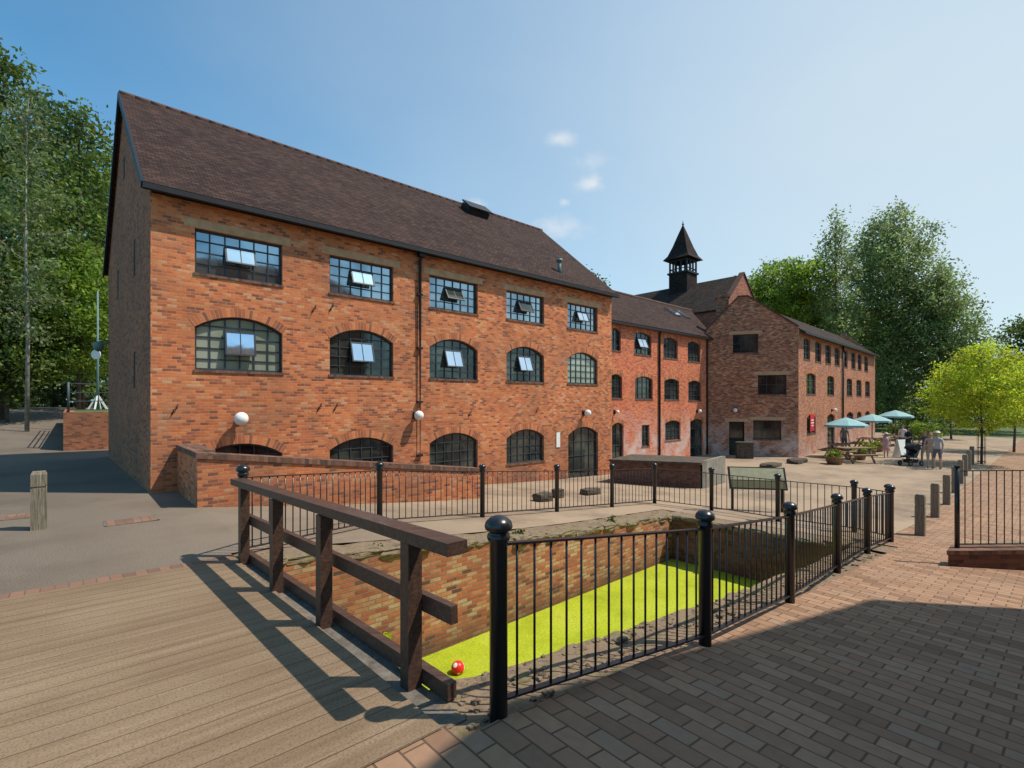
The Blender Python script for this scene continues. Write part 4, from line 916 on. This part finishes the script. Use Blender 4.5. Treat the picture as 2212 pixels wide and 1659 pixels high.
person(hit(1914,989),1.38,2.6,'child in a pale pink dress and sun hat standing near the flower tubs',(.62,.36,.36),(.5,.3,.3),(.2,.12,.06),shorts=True,dress=True,hat=(.6,.55,.45))
person(gp(1962,26.5),1.8,3.3,'man in a black T-shirt standing behind the pavement sign',(.02,.02,.025),(.07,.07,.09),(.05,.03,.02),pose='phone')
person(hit(1998,1005),1.66,2.1,'woman in dark top leaning towards the stroller with her hands on it',(.10,.08,.09),(.42,.33,.24),(.3,.18,.08),pose='push',shorts=True,long_hair=True)
person(hit(2010,1011),1.68,2.5,'woman in a beige top and light trousers in the middle of the group',(.45,.33,.25),(.40,.33,.26),(.35,.2,.08),long_hair=True)
person(hit(2025,1014),1.74,1.9,'person in grey shirt, shorts and pale cap at the right of the group',(.38,.40,.42),(.12,.13,.15),(.2,.15,.1),shorts=True,hat=(.65,.62,.55))
person(gp(1824,30.2),1.72,2.9,'man in a grey T-shirt standing under the nearest parasol',(.14,.14,.15),(.05,.05,.06),(.06,.04,.03))
person(gp(1950,31),1.7,2.2,'person in a white shirt standing behind the cafe tables',(.65,.63,.6),(.1,.1,.14),(.1,.06,.04))
p=hit(1967,1006); ax=Vector((-math.cos(.5),-.25,0)).normalized(); ay=Z.cross(ax)
st=thing('stroller',tuple(p),'black pushchair with a hood being pushed across the courtyard','stroller'); blk=plain('stroller_fabric',(.02,.02,.024))
for i in (-1,1):
    for j in (-1,1):
        c=p+ax*i*.36+ay*j*.25+Z*.13; mb=MB(); mb.tube([c-ay*.02,c+ay*.02],.13,14); wl=mb.build('wheel',M['gutter'],st); mb=MB(); mb.tube([c-ay*.023,c+ay*.023],.05,8); mb.build('hub',M['concrete'],wl)
mb=MB()
for j in (-1,1):
    q=p+ay*j*.24; mb.tube([q+ax*.36+Z*.13,q+ax*.05+Z*.5,q-ax*.35+Z*.85,q-ax*.55+Z*1.02],.014,6); mb.tube([q-ax*.36+Z*.13,q+ax*.1+Z*.6],.014,6)
mb.tube([p-ay*.24-ax*.55+Z*1.02,p+ay*.24-ax*.55+Z*1.02],.017,6); mb.build('frame',M['grey_metal'],st)
mb=MB(); mb.hexa([p+ax*.4-ay*.2+Z*.42,p+ax*.4+ay*.2+Z*.42,p-ax*.15+ay*.2+Z*.4,p-ax*.15-ay*.2+Z*.4,p+ax*.42-ay*.2+Z*.5,p+ax*.42+ay*.2+Z*.5,p-ax*.1+ay*.2+Z*.52,p-ax*.1-ay*.2+Z*.52])
mb.hexa([p-ax*.15-ay*.2+Z*.42,p-ax*.05-ay*.2+Z*.45,p-ax*.05+ay*.2+Z*.45,p-ax*.15+ay*.2+Z*.42,p-ax*.42-ay*.2+Z*.9,p-ax*.34-ay*.2+Z*.92,p-ax*.34+ay*.2+Z*.92,p-ax*.42+ay*.2+Z*.9]); mb.build('seat',blk,st)
mb=MB()
for k in range(6):
    a0=math.radians(20+k*18);a1=math.radians(38+k*18); c=p-ax*.2+Z*.72
    f=lambda a,s: c+(ax*math.cos(a)+Z*math.sin(a))*.36+ay*s*.22
    mb.poly([f(a0,-1),f(a0,1),f(a1,1),f(a1,-1)]); mb.poly([f(a0,-1),f(a1,-1),c-ay*.22]); mb.poly([f(a0,1),f(a1,1),c+ay*.22])
mb.build('hood',blk,st,fix=False)
mb=MB(); mb.box(p+Z*.24,ax*.25,ay*.18,Z*.08); mb.build('basket',blk,st)
p=hit(2120,1002); o=thing('tree_guard',tuple(p),'slim metal guard around the stem of the young lime-green tree','tree guard'); mb=MB()
for k in range(8):
    an=k*math.pi/4; q=p+Vector((math.cos(an)*.16,math.sin(an)*.16,0)); mb.tube([q,q+Z*1.7],.01,5)
for z in (.1,.8,1.6): mb.lathe(p,[(.17,z),(.17,z+.03)],14)
mb.build('bars',M['gutter'],o)
# ---------------------------------------------------------------- lighting, world, camera
for o in list(COL.objects):
    if o.parent is None: o.location.z+=ZOFF
sd_=Vector((-.6,0.0,-.95)).normalized(); lt=bpy.data.lights.new('sun','SUN'); lt.energy=5.; lt.angle=math.radians(.5); lt.color=(1,.92,.80)
lo=bpy.data.objects.new('sun',lt); COL.objects.link(lo); lo.rotation_euler=sd_.to_track_quat('-Z','Y').to_euler(); lo.location=(20,0,40)
wd=bpy.data.worlds.new('World'); scene.world=wd; wd.use_nodes=True; nt=wd.node_tree; bg=nt.nodes['Background']
sky=nt.nodes.new('ShaderNodeTexSky'); sky.sky_type='NISHITA'; sky.sun_disc=False; sky.sun_elevation=math.asin(.95/math.hypot(.6,.95)); sky.sun_rotation=math.radians(90); sky.dust_density=.8; sky.ozone_density=2.2; sky.air_density=1.
tc=nd(nt,'TexCoord').outputs['Generated']
def cloud(px,py,rx,rz,st,seed):
    c=Vector(((px-CX)/F,1,(HY-py)/F)).normalized()
    sub=nd(nt,'VectorMath',{0:tc,1:tuple(c)},operation='SUBTRACT').outputs[0]; sc=nd(nt,'VectorMath',{0:sub,1:(1/rx,1/(rx),1/rz)},operation='MULTIPLY').outputs[0]
    ln=nd(nt,'VectorMath',{0:sc},operation='LENGTH').outputs['Value']; mk=mrange(nt,ln,0,1,1,0)
    n=nd(nt,'TexNoise',{'Vector':tc,'Scale':26.+seed,'Detail':7.,'Roughness':.6,'Distortion':.3}); v=math_(nt,'ADD',mk,math_(nt,'MULTIPLY',math_(nt,'SUBTRACT',n.outputs[0],.5),1.6))
    return math_(nt,'MULTIPLY',math_(nt,'MULTIPLY',mrange(nt,v,.35,.9,0,st),mk),1.6)
tot=None
for a in ((1212,300,.06,.024,.42,0),(1278,397,.05,.03,.5,3),(1220,437,.025,.012,.3,5),(1200,492,.11,.04,.32,7),(1275,350,.07,.03,.18,9),(1030,440,.05,.02,.28,2)):
    c_=cloud(*a); tot=c_ if tot is None else math_(nt,'MAXIMUM',tot,c_)
tint=mix(nt,1.,sky.outputs[0],(.64,1.20,1.28),'MULTIPLY')
dt=nd(nt,'VectorMath',{0:tc,1:tuple(Vector((.80,.52,.26)).normalized())},operation='DOT_PRODUCT').outputs['Value']
hz=math_(nt,'POWER',mrange(nt,dt,-.12,1.,0,1),1.7); hz=math_(nt,'MULTIPLY',hz,.80)
wn=nd(nt,'TexNoise',{'Vector':nd(nt,'Mapping',{0:tc,3:(1,1,2.2)}).outputs[0],'Scale':1.6,'Detail':5.,'Roughness':.5}); hz=math_(nt,'ADD',hz,mrange(nt,wn.outputs[0],.4,.8,0,.12))
cm=mix(nt,math_(nt,'MINIMUM',hz,.9),tint,(4.9,5.5,5.75))
cm=mix(nt,math_(nt,'MINIMUM',tot,.9),cm,(5.6,5.9,6.1)); nt.links.new(cm,bg.inputs[0]); bg.inputs[1].default_value=.145
cd=bpy.data.cameras.new('camera'); cam=bpy.data.objects.new('camera',cd); COL.objects.link(cam); cam.location=(0,0,ZOFF); cam.rotation_euler=(math.pi/2,0,0)
cd.lens=F/2212*36; cd.sensor_width=36; cd.shift_y=(HY-829.5)/2212; cd.clip_start=.05; cd.clip_end=4000; scene.camera=cam
scene.view_settings.view_transform='Standard'
print('LEAVES',NL[0])
